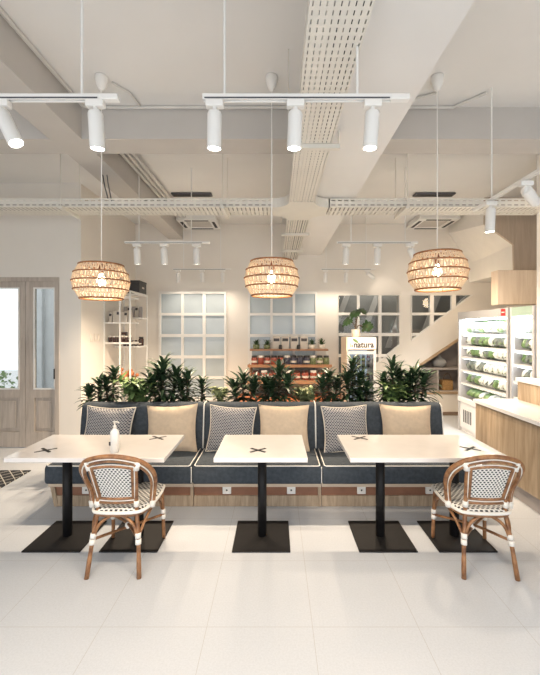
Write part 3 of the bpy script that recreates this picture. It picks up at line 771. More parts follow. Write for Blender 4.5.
    for s in (-1, 1):
        MB().tube(smooth_path([(s*.160, .05, .26), (s*.186, .11, .35), (s*.205, .22, .405), (s*.210, .29, .41), (s*.210, .36, .40), (s*.208, .45, .33), (s*.207, .478, .22)], 5), .0105, 8).build('arch_brace', 'cane', c, smooth=True)
        MB().tube(smooth_path([(s*.162, .045, .25), (0, .262, .232+.012*s), (-s*.207, .478, .205)], 5), .0105, 8).build('stretcher', 'cane', c, smooth=True)
    MB().ball((0, .262, .232), .022, .022, .026, 12, 8).build('stretcher_binding', 'white_piping', c, smooth=True)
    return c
bistro_chair(-1.147, 2.53, R(0.5), 'woven bistro chair tucked under the long table with the pump bottle')
bistro_chair(1.503, 2.52, R(-2.5), 'woven bistro chair at the table closest to the wood counter')

# ------------------------------------------------------------------ sofa (three sections)
def rbox(x0, x1, y0, y1, z0, z1, name, mat, par, bev, seg=4):
    return MB().box(x0, x1, y0, y1, z0, z1).build(name, mat, par, bevel=bev, seg=seg)
secs = [(-2.24, -.815, 'entrance-end section of the navy sofa, behind the long table with the bottle', (86.3,), -2.18, -.805),
        (-.810, .445, 'middle section of the navy sofa, behind the small table', (226.8, 291.2), -.80, .44),
        (.450, 1.95, 'counter-end section of the navy sofa, by the wood counter', (361.5, 430), .445, 1.86)]
for x0, x1, lb, socks, b0, b1 in secs:
    cx = (x0+x1)/2
    s = thing('sofa_section', (cx, 3.8, 0), lb, 'sofa', 'navy sofa sections')
    def L(x): return x-cx
    fy = 3.56-3.8
    MB().box(L(x0)+.05*(x0 < -2), L(x1), fy, .42, .001, .108).build('plinth_skirt', 'plinth_wood', s)
    MB().box(L(x0)+.03*(x0 < -2), L(x1), fy+.012, .42, .108, .202).build('plinth_board', 'pink_wood', s)
    MB().box(L(x0), L(x1), fy-.02, .42, .202, .246).build('plinth_rail', 'plinth_rail_wood', s)
    MB().box(L(x1)-.03, L(x1), fy-.004, fy+.02, .001, .2).build('plinth_post', 'plinth_wood', s)
    if x0 < -2: MB().prism([(L(x0)+.05, .001), (L(x0)+.09, .001), (L(x0)+.05, .2), (L(x0)+.01, .2)], fy-.006, fy+.02, 'y').build('plinth_post', 'plinth_wood', s)
    prf = [(.30, .247), (-.295, .247), (-.315, .257), (-.325, .28), (-.325, .395), (-.318, .418), (-.30, .430), (-.27, .434), (.30, .434)]
    MB().prism([(p, q) for p, q in prf], L(x0)+.002, L(x1)-.002, 'x').build('seat_cushion', 'navy_fabric', s, bevel=.012, seg=3)
    yf, yk = 3.487-3.8, .27
    pip = [(L(x0)+.02, yk, .433), (L(x0)+.02, yf+.01, .431), (L(x0)+.035, yf-.002, .427), (L(x1)-.035, yf-.002, .427), (L(x1)-.02, yf+.01, .431), (L(x1)-.02, yk, .433)]
    MB().tube(pip, .0055, 6).build('seat_piping', 'white_piping', s, smooth=True)
    MB().tube([(L(x1)-.004, yf-.006, .42), (L(x1)-.004, yf-.008, .27)], .005, 6).build('seat_piping', 'white_piping', s)
    # leaning back cushion
    a, b_ = L(b0)+.002, L(b1)-.002
    prf = [(.40, .25), (.17, .25), (.175, .44), (.215, .78), (.228, .86), (.245, .895), (.275, .913), (.31, .918), (.37, .915), (.40, .90)]
    MB().prism(prf, a, b_, 'x').build('backrest', 'navy_fabric', s, bevel=.014, seg=3)
    if x1 < 1.5: MB().tube(smooth_path([(L(b1), .170, .44), (L(b1), .209, .78), (L(b1), .224, .862), (L(b1), .243, .90), (L(b1), .275, .919), (L(b1), .38, .919)], 4), .0085, 8).build('back_piping', 'white_piping', s, smooth=True)
    else:
        MB().tube(smooth_path([(L(b1)-.008, .170, .44), (L(b1)-.008, .209, .78), (L(b1)-.008, .224, .862), (L(b1)-.008, .243, .90), (L(b1)-.008, .275, .918)], 4), .0055, 8).build('back_piping', 'white_piping', s, smooth=True)
    for px in socks:
        xs = L(X(px, 3.555))
        k = MB().box(xs-.042, xs+.042, fy-.008, fy+.013, .125, .205).build('power_socket', 'socket_white', s, bevel=.004)
        MB().cyl((xs, fy-.0095, .165), .021, .003, 18, 'y').build('socket_face', 'lid_white', k)
        MB().cyl((xs, fy-.0105, .165), .009, .003, 10, 'y').build('socket_hole', 'black_matte', k)

# pillows
def pillow(x, w, h, mat, label, yaw=0, roll=0, piping=True, y=3.935, lean=16):
    p = thing('throw_pillow', (x, y, .437), label, 'pillow', 'patterned throw pillows' if piping else 'plain cream throw pillows')
    rot = Euler((R(-lean), R(roll), R(yaw)), 'XYZ').to_matrix()
    N = 18
    def fn(u, v, s):
        a, b_ = 2*u-1, 2*v-1
        px_ = a*(1-.10*(1-b_*b_))*w/2*1.04; pz = b_*(1-.09*(1-a*a))*h/2*1.04
        t = .085*((max(0, 1-a*a))*(max(0, 1-b_*b_)))**.42
        t *= 1+.06*math.sin(5*a+3*b_)
        return rot @ Vector((px_, s*t, pz)) + Vector((0, 0, h/2*math.cos(R(lean))*.98))
    m = MB()
    for s in (-1, 1):
        vs, uv = [], []
        for j in range(N+1):
            for i in range(N+1): vs.append(fn(i/N, j/N, s)); uv.append((i/N, j/N))
        m.add(vs, [(j*(N+1)+i, j*(N+1)+i+1, (j+1)*(N+1)+i+1, (j+1)*(N+1)+i) for j in range(N) for i in range(N)], uv)
    m.build('cover', mat, p, smooth=True)
    e = [fn(i/N, 0, 0) for i in range(N)] + [fn(1, i/N, 0) for i in range(N)] + [fn(1-i/N, 1, 0) for i in range(N)] + [fn(0, 1-i/N, 0) for i in range(N)]
    if piping: MB().tube(e, .007, 6, closed=True).build('piping', 'cream_piping', p, smooth=True)
    else: MB().tube(e, .0035, 5, closed=True).build('seam', 'cream_fabric', p, smooth=True)
PC = lambda a, b_: X((a+b_)/2, 3.93)
pillow(PC(83.5, 132.5), .53, .47, 'pillow_weave', 'blue and white woven pillow behind the pump bottle', yaw=-3, roll=1)
pillow(PC(146.5, 197), .535, .49, 'cream_fabric', 'plain cream pillow leaning next to the seam on the entrance-end section', yaw=3, roll=-2, piping=False)
pillow(PC(207.5, 255), .50, .475, 'pillow_weave', 'blue and white woven pillow on the middle sofa section', yaw=-5, roll=2)
pillow(PC(258.5, 309.5), .54, .49, 'cream_fabric', 'plain cream pillow on the middle sofa section', yaw=3, roll=1, piping=False)
pillow(PC(323, 368.5), .49, .48, 'pillow_weave', 'blue and white woven pillow on the counter-end sofa section', yaw=4, roll=-1)
pillow(PC(381, 432.5), .545, .49, 'cream_fabric', 'plain cream pillow on the counter-end sofa section', yaw=-2, roll=1, piping=False)

# ------------------------------------------------------------------ planter and plants
pl = thing('planter_box', (-.25, 4.44, 0), 'long planter box behind the sofa holding the row of plants', 'planter')
o = MB().box(-1.95, 2.1, -.2, -.18, 0, .80).box(-1.95, 2.1, .18, .2, 0, .80).box(-1.95, -1.93, -.18, .18, 0, .80).box(2.08, 2.1, -.18, .18, 0, .80).box(-1.93, 2.08, -.18, .18, 0, .05).build('trough', 'plinth_wood', pl)
MB().box(-1.93, 2.08, -.18, .18, .05, .765).build('soil', 'soil', pl)
SOIL = .762
def leaf(m, base, azim, elev, length, width, droop, segs=6, fold=.25):
    d = Vector((math.cos(azim), math.sin(azim), 0)); up = Vector((0,0,1)); side = Vector((-d.y, d.x, 0))
    p = Vector(base); e = elev; vs = []; fs = []
    for i in range(segs+1):
        t = i/segs; w = width*(.35+.65*math.sin(math.pi*min(1, .18+t*.82)))*(1 if i < segs else .05)
        nrm = (up*math.cos(e) - d*math.sin(e))
        vs += [p - side*w + nrm*w*fold, p, p + side*w + nrm*w*fold]
        p = p + (d*math.cos(e) + up*math.sin(e))*length/segs
        e -= droop/segs*(.4+1.2*t)
    for i in range(segs):
        k = i*3; fs += [(k, k+1, k+4, k+3), (k+1, k+2, k+5, k+4)]
    m.add(vs, fs)
def dracaena(px, d, top_py, half_px, label, seed, heads=3, mat='leaf_dark', density=34, base_h=.12):
    rr = random.Random(seed); x = X(px, d); ztop = CH-(top_py-CY)*d/F; half = half_px*d/F
    p = thing('dracaena_plant', (x, d, SOIL), label, 'plant', 'dark strap-leaved plants in the planter')
    H = ztop-SOIL; fol = MB(); stem = MB(); L = min(.30, max(.19, half*1.25))
    for h in range(heads):
        q = [0, -.62, .62, -.3, .3][h]
        ox, oy = half*q*rr.uniform(.8, 1.15), rr.uniform(-.06, .06)
        hh = (H-L*.66)*(1 if h == 0 else rr.uniform(.6, .9))
        pth = smooth_path([(ox*.3, oy*.3, 0), (ox*.7, oy*.8, hh*.5), (ox, oy, hh)], 4)
        stem.tube(pth, .011, 7)
        n = int(density*1.25)
        for i in range(n):
            t = i/n
            zz = hh*(1-.70*t) + L*.05
            el = 1.18 - 1.4*t + rr.uniform(-.2, .2)
            leaf(fol, (ox*(1-.3*t)+rr.uniform(-.01, .01), oy+rr.uniform(-.01, .01), zz), i*2.399+rr.uniform(-.3, .3), el, L*rr.uniform(.8, 1.1)*(1 if t > .15 else .8), .021*rr.uniform(.85, 1.25), rr.uniform(.6, 1.7))
    f = fol.build('foliage', mat, p, smooth=True); stem.build('stem', 'bark', p, smooth=True)
    f['label'] = 'rosettes of narrow glossy leaves'
    return p
def bushy(px, d, top_py, half_px, label, seed, mat, n=120, lw=.02, ll=.09, name='leafy_plant', group='pale leafy plants in the planter'):
    rr = random.Random(seed); x = X(px, d); ztop = CH-(top_py-CY)*d/F; half = half_px*d/F
    p = thing(name, (x, d, SOIL), label, 'plant', group)
    H = ztop-SOIL; fol = MB(); stem = MB()
    for s in range(9):
        a = s*2.4+rr.uniform(-.3, .3); q = half*rr.uniform(.5, .95); hz = H*rr.uniform(.5, .95)
        tip = (q*math.cos(a), .5*min(q, .16)*math.sin(a)*1.6, hz)
        pth = smooth_path([(0,0,0), (tip[0]*.35, tip[1]*.35, hz*.65), tip], 5); stem.tube(pth, .004, 5)
        for i in range(n//9):
            c = pth[int(rr.uniform(.35, 1)*(len(pth)-1))]
            leaf(fol, c, rr.uniform(0, 6.28), rr.uniform(-.3, .9), ll*rr.uniform(.7, 1.2), lw*rr.uniform(.7, 1.2), rr.uniform(.6, 1.4), 4, .15)
    fol.build('foliage', mat, p, smooth=True); stem.build('stem', 'leaf_mid', p, smooth=True)
D = 4.42
dracaena(97.5, D, 373, 11, 'short dark plant at the very entrance end of the planter', 1, 2, density=28)
dracaena(112, D+.04, 363, 12, 'dark plant standing second from the entrance end of the planter', 2, 2)
bushy(136, D-.10, 375, 22, 'light green ferny plant between the display rack and the tall plant', 3, 'leaf_light', 320, .024, .16)
dracaena(164, D, 351, 19, 'tallest full dark plant, in front of the frosted window edge', 4, 4, density=40)
dracaena(187, D-.02, 365, 12, 'dark plant next to the tallest one, below the frosted window', 5, 2)
dracaena(201.5, D+.03, 374, 9, 'small dark plant below the last column of the frosted window', 6, 1)
bushy(219, D-.05, 381, 11, 'pale cream-green plant behind the first sofa seam', 7, 'leaf_pale', 170, .026, .09)
dracaena(243, D, 367, 17, 'wide dark plant in front of the blank wall between the frosted windows', 8, 3)
dracaena(266, D+.04, 373, 8, 'slim dark plant at the near foot of the tall one below the jars', 9, 1)
dracaena(279, D-.02, 356, 16, 'tall dark plant standing in front of the shelf of jars', 10, 3, density=40)
bushy(304, D, 385, 14, 'pale low plant in front of the red jars', 11, 'leaf_pale', 200, .026, .10)
dracaena(329.5, D, 365, 13, 'dense dark plant between the shelf of jars and the sign', 12, 3)
dracaena(353, D+.03, 352, 14, 'tall dark plant right below the lettered sign', 13, 3, density=38)
dracaena(367, D-.05, 378, 11, 'low dark plant in front of the glass cooler', 14, 2)
dracaena(391, D+.05, 354, 15, 'tall spiky dark plant in front of the stair wall', 15, 3, density=38)
bushy(393, D-.08, 379, 16, 'light green broad plant near the counter end of the planter', 16, 'leaf_light', 190, .032, .15)
dracaena(416, D, 361, 17, 'full dark plant at the counter end of the planter', 17, 4, density=36)

# ------------------------------------------------------------------ display rack by the side wall
RX0, RX1, RY0, RY1, RYM = -2.86, -2.43, 6.0, 6.78, 6.38
rk = thing('display_rack', ((RX0+RX1)/2, (RY0+RY1)/2, 0), 'tall white staggered display rack by the side wall', 'rack')
def rl(mb, n, mt, **k): return loc(mb, n, mt, rk, **k)
for x, y, h in ((RX0, RY0, 2.36), (RX1, RY0, 2.40), (RX0, RY1, 2.40), (RX1, RY1, 2.40), (-2.60, RY0, 2.36)):
    rl(MB().box(x-.011, x+.011, y-.011, y+.011, 0, h), 'post', 'white_metal')
SHN = (1.875, 1.535, .82, 2.3); SHF = (2.39, 1.965, 1.455, .86)
for z in SHN: rl(MB().box(RX0, RX1, RY0, RYM, z-.025, z), 'shelf', 'white_paint')
for z in SHF: rl(MB().box(RX0, RX1, RYM, RY1, z-.025, z), 'shelf', 'white_paint')
rl(MB().box(RX1-.011, RX1+.011, RY0, RY1, 2.375, 2.40), 'top_rail', 'white_metal')
def jar(x, y, z, r, h, mat, lid, label, group, cat='jar', lab=False):
    t = thing('jar', (x, y, z), label, cat, group)
    MB().lathe([(r*.9, 0), (r, .006), (r, h*.74), (r*.82, h*.82)], 16).build('body', mat, t, smooth=True)
    MB().lathe([(r*.86, h*.82), (r*.88, h*.83), (r*.88, h), (r*.8, h+.002)], 16).build('lid', lid, t)
    if lab: MB().lathe([(r+.0015, h*.28), (r+.0015, h*.5)], 16).build('paper_label', 'pouch_pale', t)
    return t
def pouch(x, y, z, w, h, dp, mat, label, group, band=True, rz=0):
    t = thing('pouch', (x, y, z), label, 'pouch', group, rz)
    m = MB().add([(-w/2, -dp/2, 0), (w/2, -dp/2, 0), (w/2, dp/2, 0), (-w/2, dp/2, 0), (-w*.52, -dp*.42, h*.55), (w*.52, -dp*.42, h*.55), (w*.52, dp*.42, h*.55), (-w*.52, dp*.42, h*.55),
               (-w*.48, -.004, h), (w*.48, -.004, h), (w*.48, .004, h), (-w*.48, .004, h)],
              [(0,1,2,3), (0,1,5,4), (1,2,6,5), (2,3,7,6), (3,0,4,7), (4,5,9,8), (5,6,10,9), (6,7,11,10), (7,4,8,11), (8,9,10,11)])
    m.build('bag', mat, t, bevel=.006)
    if band:
        def yz(z_):  # front face
            return -dp/2 + dp*.08*z_/(h*.55) if z_ < h*.55 else -dp*.42+(dp*.42-.004)*(z_-h*.55)/(h*.45)
        a, b_ = h*.60, h*.82
        MB().add([(-w*.38, yz(a)-.003, a), (w*.38, yz(a)-.003, a), (w*.38, yz(b_)-.003, b_), (-w*.38, yz(b_)-.003, b_)], [(0,1,2,3)]).build('printed_band', 'label_dark', t)
    return t
for i in range(6): pouch(-2.80+.065*i, 6.10+.02*(i % 2), 1.875, .055, .17+.02*((i*7) % 3), .05, 'pouch_pale', 'pale pouch on the upper shelf of the white rack, near half', 'pale pouches on the white rack', band=i % 2 == 0)
for i in range(5): pouch(-2.74+.07*i, 6.55, 1.965, .06, .20+.02*(i % 2), .05, 'pouch_pale' if i % 2 else 'niche_grey', 'packet on the upper shelf of the white rack, far half', 'packets on the far half of the white rack', band=i % 2 == 1)
for i in range(6): jar(-2.81+.068*i, 6.10, 1.535, .029, .105, 'jar_dark', 'lid_white', 'dark jar with a white lid in the row on the white rack', 'white-lidded jars on the white rack')
bx = thing('tea_box', (-2.66, 6.28, 1.535), 'small brown box behind the white-lidded jars', 'box')
MB().box(-.06, .06, -.04, .04, 0, .17).build('carton', 'jar_dark', bx, bevel=.003); MB().box(-.045, .045, -.0415, -.04, .05, .12).build('paper_label', 'pouch_pale', bx)
for i in range(5): jar(-2.72+.066*i, 6.48, 1.455, .029, .10, 'jar_dark', 'lid_black', 'dark jar with a black lid on the low far shelf of the white rack', 'black-lidded jars on the white rack', lab=True)
jar(-2.47, 6.6, 1.455, .045, .16, 'jar_dark', 'lid_black', 'taller dark jar at the outer end of the low far shelf of the rack', 'tall dark jars on the white rack')
st_ = thing('storage_box', (-2.62, 6.58, 2.39), 'dark storage box on top of the white rack', 'box')
MB().box(-.2, .19, -.18, .17, 0, .20).build('box_body', 'lid_black', st_, bevel=.004); MB().box(-.205, .195, -.185, .175, .20, .235).build('lid', 'lid_black', st_, bevel=.004); MB().box(.191, .193, -.05, .05, .10, .13).build('tag', 'pouch_pale', st_)
bk_ = thing('gift_basket', (-2.42+.0, 6.2, .82), 'basket of orange dried flowers low on the white rack', 'basket')
bk_.location = (-2.56, 6.2, .82)
MB().lathe([(.10, 0), (.15, .10), (.155, .11), (.145, .11), (.095, .012)], 20).build('basket', 'wicker', bk_)
rr = random.Random(9); fl = MB()
for i in range(26): fl.ball((rr.uniform(-.13, .13), rr.uniform(-.1, .1), .12+rr.uniform(0, .13)), .034, .034, .03, 8, 5)
fl.build('dried_flowers', 'terracotta', bk_, smooth=True)

# ------------------------------------------------------------------ stepped shelf with jars by the frosted window
SX0, SX1 = -.51, 1.02
ss = thing('stepped_display_shelf', ((SX0+SX1)/2, 7.0, 0), 'stepped wooden display shelf below the second frosted window', 'shelf')
def sl(mb, n, mt, **k): return loc(mb, n, mt, ss, **k)
sl(MB().box(SX0, SX1, 7.0, 7.28, 1.335, 1.365), 'shelf_board', 'shelf_wood')
sl(MB().box(SX0-.03, SX1+.04, 6.84, 7.28, 1.03, 1.06), 'shelf_board', 'shelf_wood'); sl(MB().box(SX0-.03, SX1+.04, 6.82, 6.84, 1.03, 1.085), 'shelf_lip', 'shelf_wood')
sl(MB().box(SX0-.03, SX1+.04, 6.68, 7.28, .76, .79), 'shelf_board', 'shelf_wood'); sl(MB().box(SX0-.03, SX1+.04, 6.66, 6.68, .74, .81), 'shelf_lip', 'shelf_wood')
sl(MB().box(SX0-.25, SX1+.3, 6.45, 7.28, .40, .46), 'base_board', 'terracotta')
sl(MB().box(SX0-.2, SX1+.25, 6.55, 7.28, .0, .40), 'base_cabinet', 'shelf_wood')
for x in (SX0+.02, SX1-.02):
    sl(MB().box(x-.018, x+.018, 7.02, 7.06, 1.06, 1.335), 'upright', 'white_paint'); sl(MB().box(x-.018, x+.018, 6.9, 7.26, .46, 1.03), 'upright', 'shelf_wood')
D7 = 7.1
for px in (256.3, 267, 312, 321.7):
    x = X(px, D7); lb = {256.3: 'little potted succulent at the entrance end of the top shelf', 267: 'little potted succulent next to the first pale pouch on the top shelf', 312: 'little potted succulent after the last pale pouch on the top shelf', 321.7: 'little potted succulent at the stair end of the top shelf'}[px]
    t = thing('potted_succulent', (x, D7, 1.365), lb, 'plant', 'small succulents on the top shelf')
    MB().lathe([(.05, 0), (.062, .01), (.066, .085), (.058, .09), (.052, .075)], 16).build('pot', 'pot_white' if px > 300 else 'jar_green', t, smooth=True)
    fl = MB(); rr = random.Random(int(px))
    for i in range(22): leaf(fl, (0, 0, .075), i*2.4, rr.uniform(.2, 1.5), rr.uniform(.07, .16), .016, .4, 4)
    fl.build('foliage', 'leaf_mid', t)
for i, px in enumerate((276.5, 285.2, 294.3, 304)):
    pouch(X(px, D7+.04), D7+.04, 1.365, .15, .255, .07, 'pouch_pale', ['pale pouch closest to the entrance on the top shelf', 'second pale pouch on the top shelf', 'third pale pouch on the top shelf', 'pale pouch closest to the stairs on the top shelf'][i], 'pale pouches on the top shelf')
for i, px in enumerate((280.5, 298.7)): jar(X(px, 6.98), 7.03, 1.365, .035, .085, 'lid_black', 'lid_black', ['small black jar in front of the first two pale pouches', 'small black jar in front of the last two pale pouches'][i], 'small black jars on the top shelf')
row = [('jar_red', 'red'), ]*5 + [('jar_blue', 'dark')]*4 + [('jar_green', 'green')]*3
for i, (mt, nm) in enumerate(row):
    px = 254.3 + i*6.55
    jar(X(px, 6.92), 6.95, 1.06, .060, .185, mt, 'lid_white' if i % 4 == 1 else 'lid_black', '%s jar in the row on the second shelf' % nm, '%s jars on the second shelf' % nm, lab=i % 2 == 0)
for i in range(9):
    px = 256 + i*8.2
    jar(X(px, 6.76), 6.78, .79, .066, .185, 'jar_red', 'lid_white' if i % 3 == 1 else 'jar_dark', 'red-brown jar in the row on the third shelf', 'red-brown jars on the third shelf', lab=True)

# ------------------------------------------------------------------ slim cooler with the sign
KX0, KX1, KY = X(346.5, 6.0), X(376, 6.0), 6.0
kc = thing('drinks_cooler', ((KX0+KX1)/2, KY+.25, 0), 'slim white glass cooler with a lettered sign, by the stair window', 'cooler')
def kl(mb, n, mt, par=kc, **k):
    o = mb.build(n, mt, par, **k); o.matrix_parent_inverse = Matrix.Translation(kc.location).inverted(); return o
zt = 1.62
body = kl(MB().box(KX0, KX0+.03, KY, KY+.5, 0, zt).box(KX1-.03, KX1, KY, KY+.5, 0, zt).box(KX0+.03, KX1-.03, KY+.47, KY+.5, 0, zt).box(KX0+.03, KX1-.03, KY, KY+.47, zt-.21, zt).box(KX0+.03, KX1-.03, KY, KY+.47, 0, .15), 'cabinet', 'panel_wood')
kl(MB().box(KX0+.035, KX1, KY-.014, KY-.001, zt-.195, zt-.005), 'sign_panel', 'sign_white')
df = holed('door', rect(KX0+.005, KX1-.005, .15, zt-.23), [rect(KX0+.05, KX1-.05, .2, zt-.28)], KY-.03, KY-.002, 'grey_steel', kc); df.matrix_parent_inverse = Matrix.Translation(kc.location).inverted()
gp = MB().box(KX0+.05, KX1-.05, KY-.018, KY-.012, .2, zt-.28).build('door_glass', 'clear_glass', df)
kl(MB().box(KX0+.04, KX1-.04, KY+.44, KY+.46, .16, zt-.22), 'light_panel', 'screen_glow')
for z in (.5, .8, 1.1): kl(MB().box(KX0+.035, KX1-.035, KY+.05, KY+.43, z-.01, z), 'wire_shelf', 'grey_steel')
for z, n in ((.8, 5), (1.1, 5)):
    for i in range(n):
        jar(KX0+.085+i*.08, KY+.18, z, .03, .2, 'jar_blue' if (i+n) % 2 else 'jar_green', 'red_sticker' if i == 4 else 'lid_white', 'bottle in the glass cooler, %s' % ('upper row' if z > 1 else 'lower row'), 'bottles in the cooler %s' % ('upper row' if z > 1 else 'lower row'), 'bottle', lab=True)
sg = bpy.data.objects['sign_panel']
txt = bpy.data.curves.new('lettering', 'FONT'); txt.body = 'natura'; txt.size = .142; txt.extrude = .002
try: txt.offset = .0042
except Exception: pass
tob = bpy.data.objects.new('lettering', txt); COL.objects.link(tob)
tob.parent = sg; tob.location = (KX0+.115, KY-.017, zt-.168); tob.rotation_euler = (R(90), 0, 0); tob.scale = (.92, 1, 1)
dg_ = bpy.context.evaluated_depsgraph_get(); tme = bpy.data.meshes.new_from_object(tob.evaluated_get(dg_))
tm = bpy.data.objects.new('lettering', tme); COL.objects.link(tm); tm.parent = sg; tm.location = tob.location; tm.rotation_euler = tob.rotation_euler; tm.scale = tob.scale
bpy.data.objects.remove(tob); tm.name = 'lettering'; tme.materials.clear(); tme.materials.append(MATS['label_dark'])
MB().prism([(KX0+.055, zt-.165), (KX0+.07, zt-.165), (KX0+.07, zt-.10), (KX0+.055, zt-.10)], KY-.018, KY-.014, 'y').prism([(KX0+.08, zt-.165), (KX0+.105, zt-.165), (KX0+.105, zt-.12), (KX0+.08, zt-.12)], KY-.018, KY-.014, 'y').build('small_letters', 'coral', sg)
MB().prism([(KX0+.10, zt-.02), (KX0+.14, zt-.025), (KX0+.185, zt-.06), (KX0+.20, zt-.10), (KX0+.15, zt-.085), (KX0+.11, zt-.06)], KY-.018, KY-.014, 'y').build('leaf_emblem', 'leaf_light', sg)
# monstera
mo = thing('potted_monstera', (X(357.7, 6.0), 6.15, zt), 'split-leaf plant in a cream pot on top of the slim cooler', 'plant')
MB().lathe([(.055, 0), (.062, .004), (.078, .13), (.074, .132), (.066, .118)], 20).build('pot', 'pot_white', mo, smooth=True)
MB().lathe([(.068, .112), (.002, .116)], 16).build('soil', 'soil', mo)
stm = MB(); lv = MB()
def mleaf(tip, size, yaw, pitch, roll):
    pts = []
    half = [(0, -.12), (.25, -.30), (.52, -.18), (.62, .06), (.42, .08), (.60, .20), (.56, .38), (.36, .34), (.47, .52), (.34, .68), (.2, .6), (.12, .86), (0, 1.0)]
    out_ = half + [(-a, b_) for a, b_ in half[-2:0:-1]]
    rm = Euler((pitch, roll, yaw), 'XYZ').to_matrix()
    vs = [Vector(tip) + rm @ Vector((a*size, b_*size, -.35*abs(a)*abs(a)*size - .15*b_*b_*size)) for a, b_ in out_]
    c_ = Vector(tip) + rm @ Vector((0, .3*size, .02*size))
    n = len(vs); lv.add(vs + [c_], [(i, (i+1) % n, n) for i in range(n)])
for tip, sz, yw, pt, rl_ in (((.03, -.03, .40), .19, R(-60), R(-35), R(40)), ((-.13, -.04, .30), .17, R(110), R(-50), R(-25)), ((.16, -.05, .13), .16, R(200), R(60), R(0)), ((.10, .02, .44), .17, R(-20), R(30), R(20)), ((.19, -.06, .16), .16, R(170), R(75), R(15)), ((-.02, -.05, .42), .16, R(140), R(-40), R(-10))):
    stm.tube(smooth_path([(0, 0, .11), (tip[0]*.3, tip[1]*.3, max(.2, tip[2]*.75)), tip], 5), .006, 6); mleaf(tip, sz, yw, pt, rl_)
lv.build('leaf_blades', 'leaf_mid', mo); stm.build('stem', 'bark', mo)

# things in the stair niche
va = thing('grey_vase', (X(439.5, 7.55), 7.58, .96), 'round grey vase on the upper niche shelf under the stairs', 'vase')
MB().lathe([(.06, 0), (.12, .03), (.15, .09), (.13, .15), (.07, .19), (.035, .22), (.045, .26), (.04, .262), (.03, .22)], 24).build('vase_body', 'vase_grey', va, smooth=True)
wb_ = thing('wicker_basket', (X(447, 7.55), 7.6, .48), 'small woven basket with a handle in the lower niche', 'basket')
MB().box(-.11, .11, -.09, .09, 0, .21).build('basket_body', 'wicker', wb_, bevel=.012)
MB().tube(smooth_path([(-.09, -.06, .2), (-.06, -.06, .30), (-.02, -.06, .34), (.02, -.06, .34), (.06, -.06, .30), (.09, -.06, .2)], 5), .007, 6).build('handle', 'bark', wb_, smooth=True)

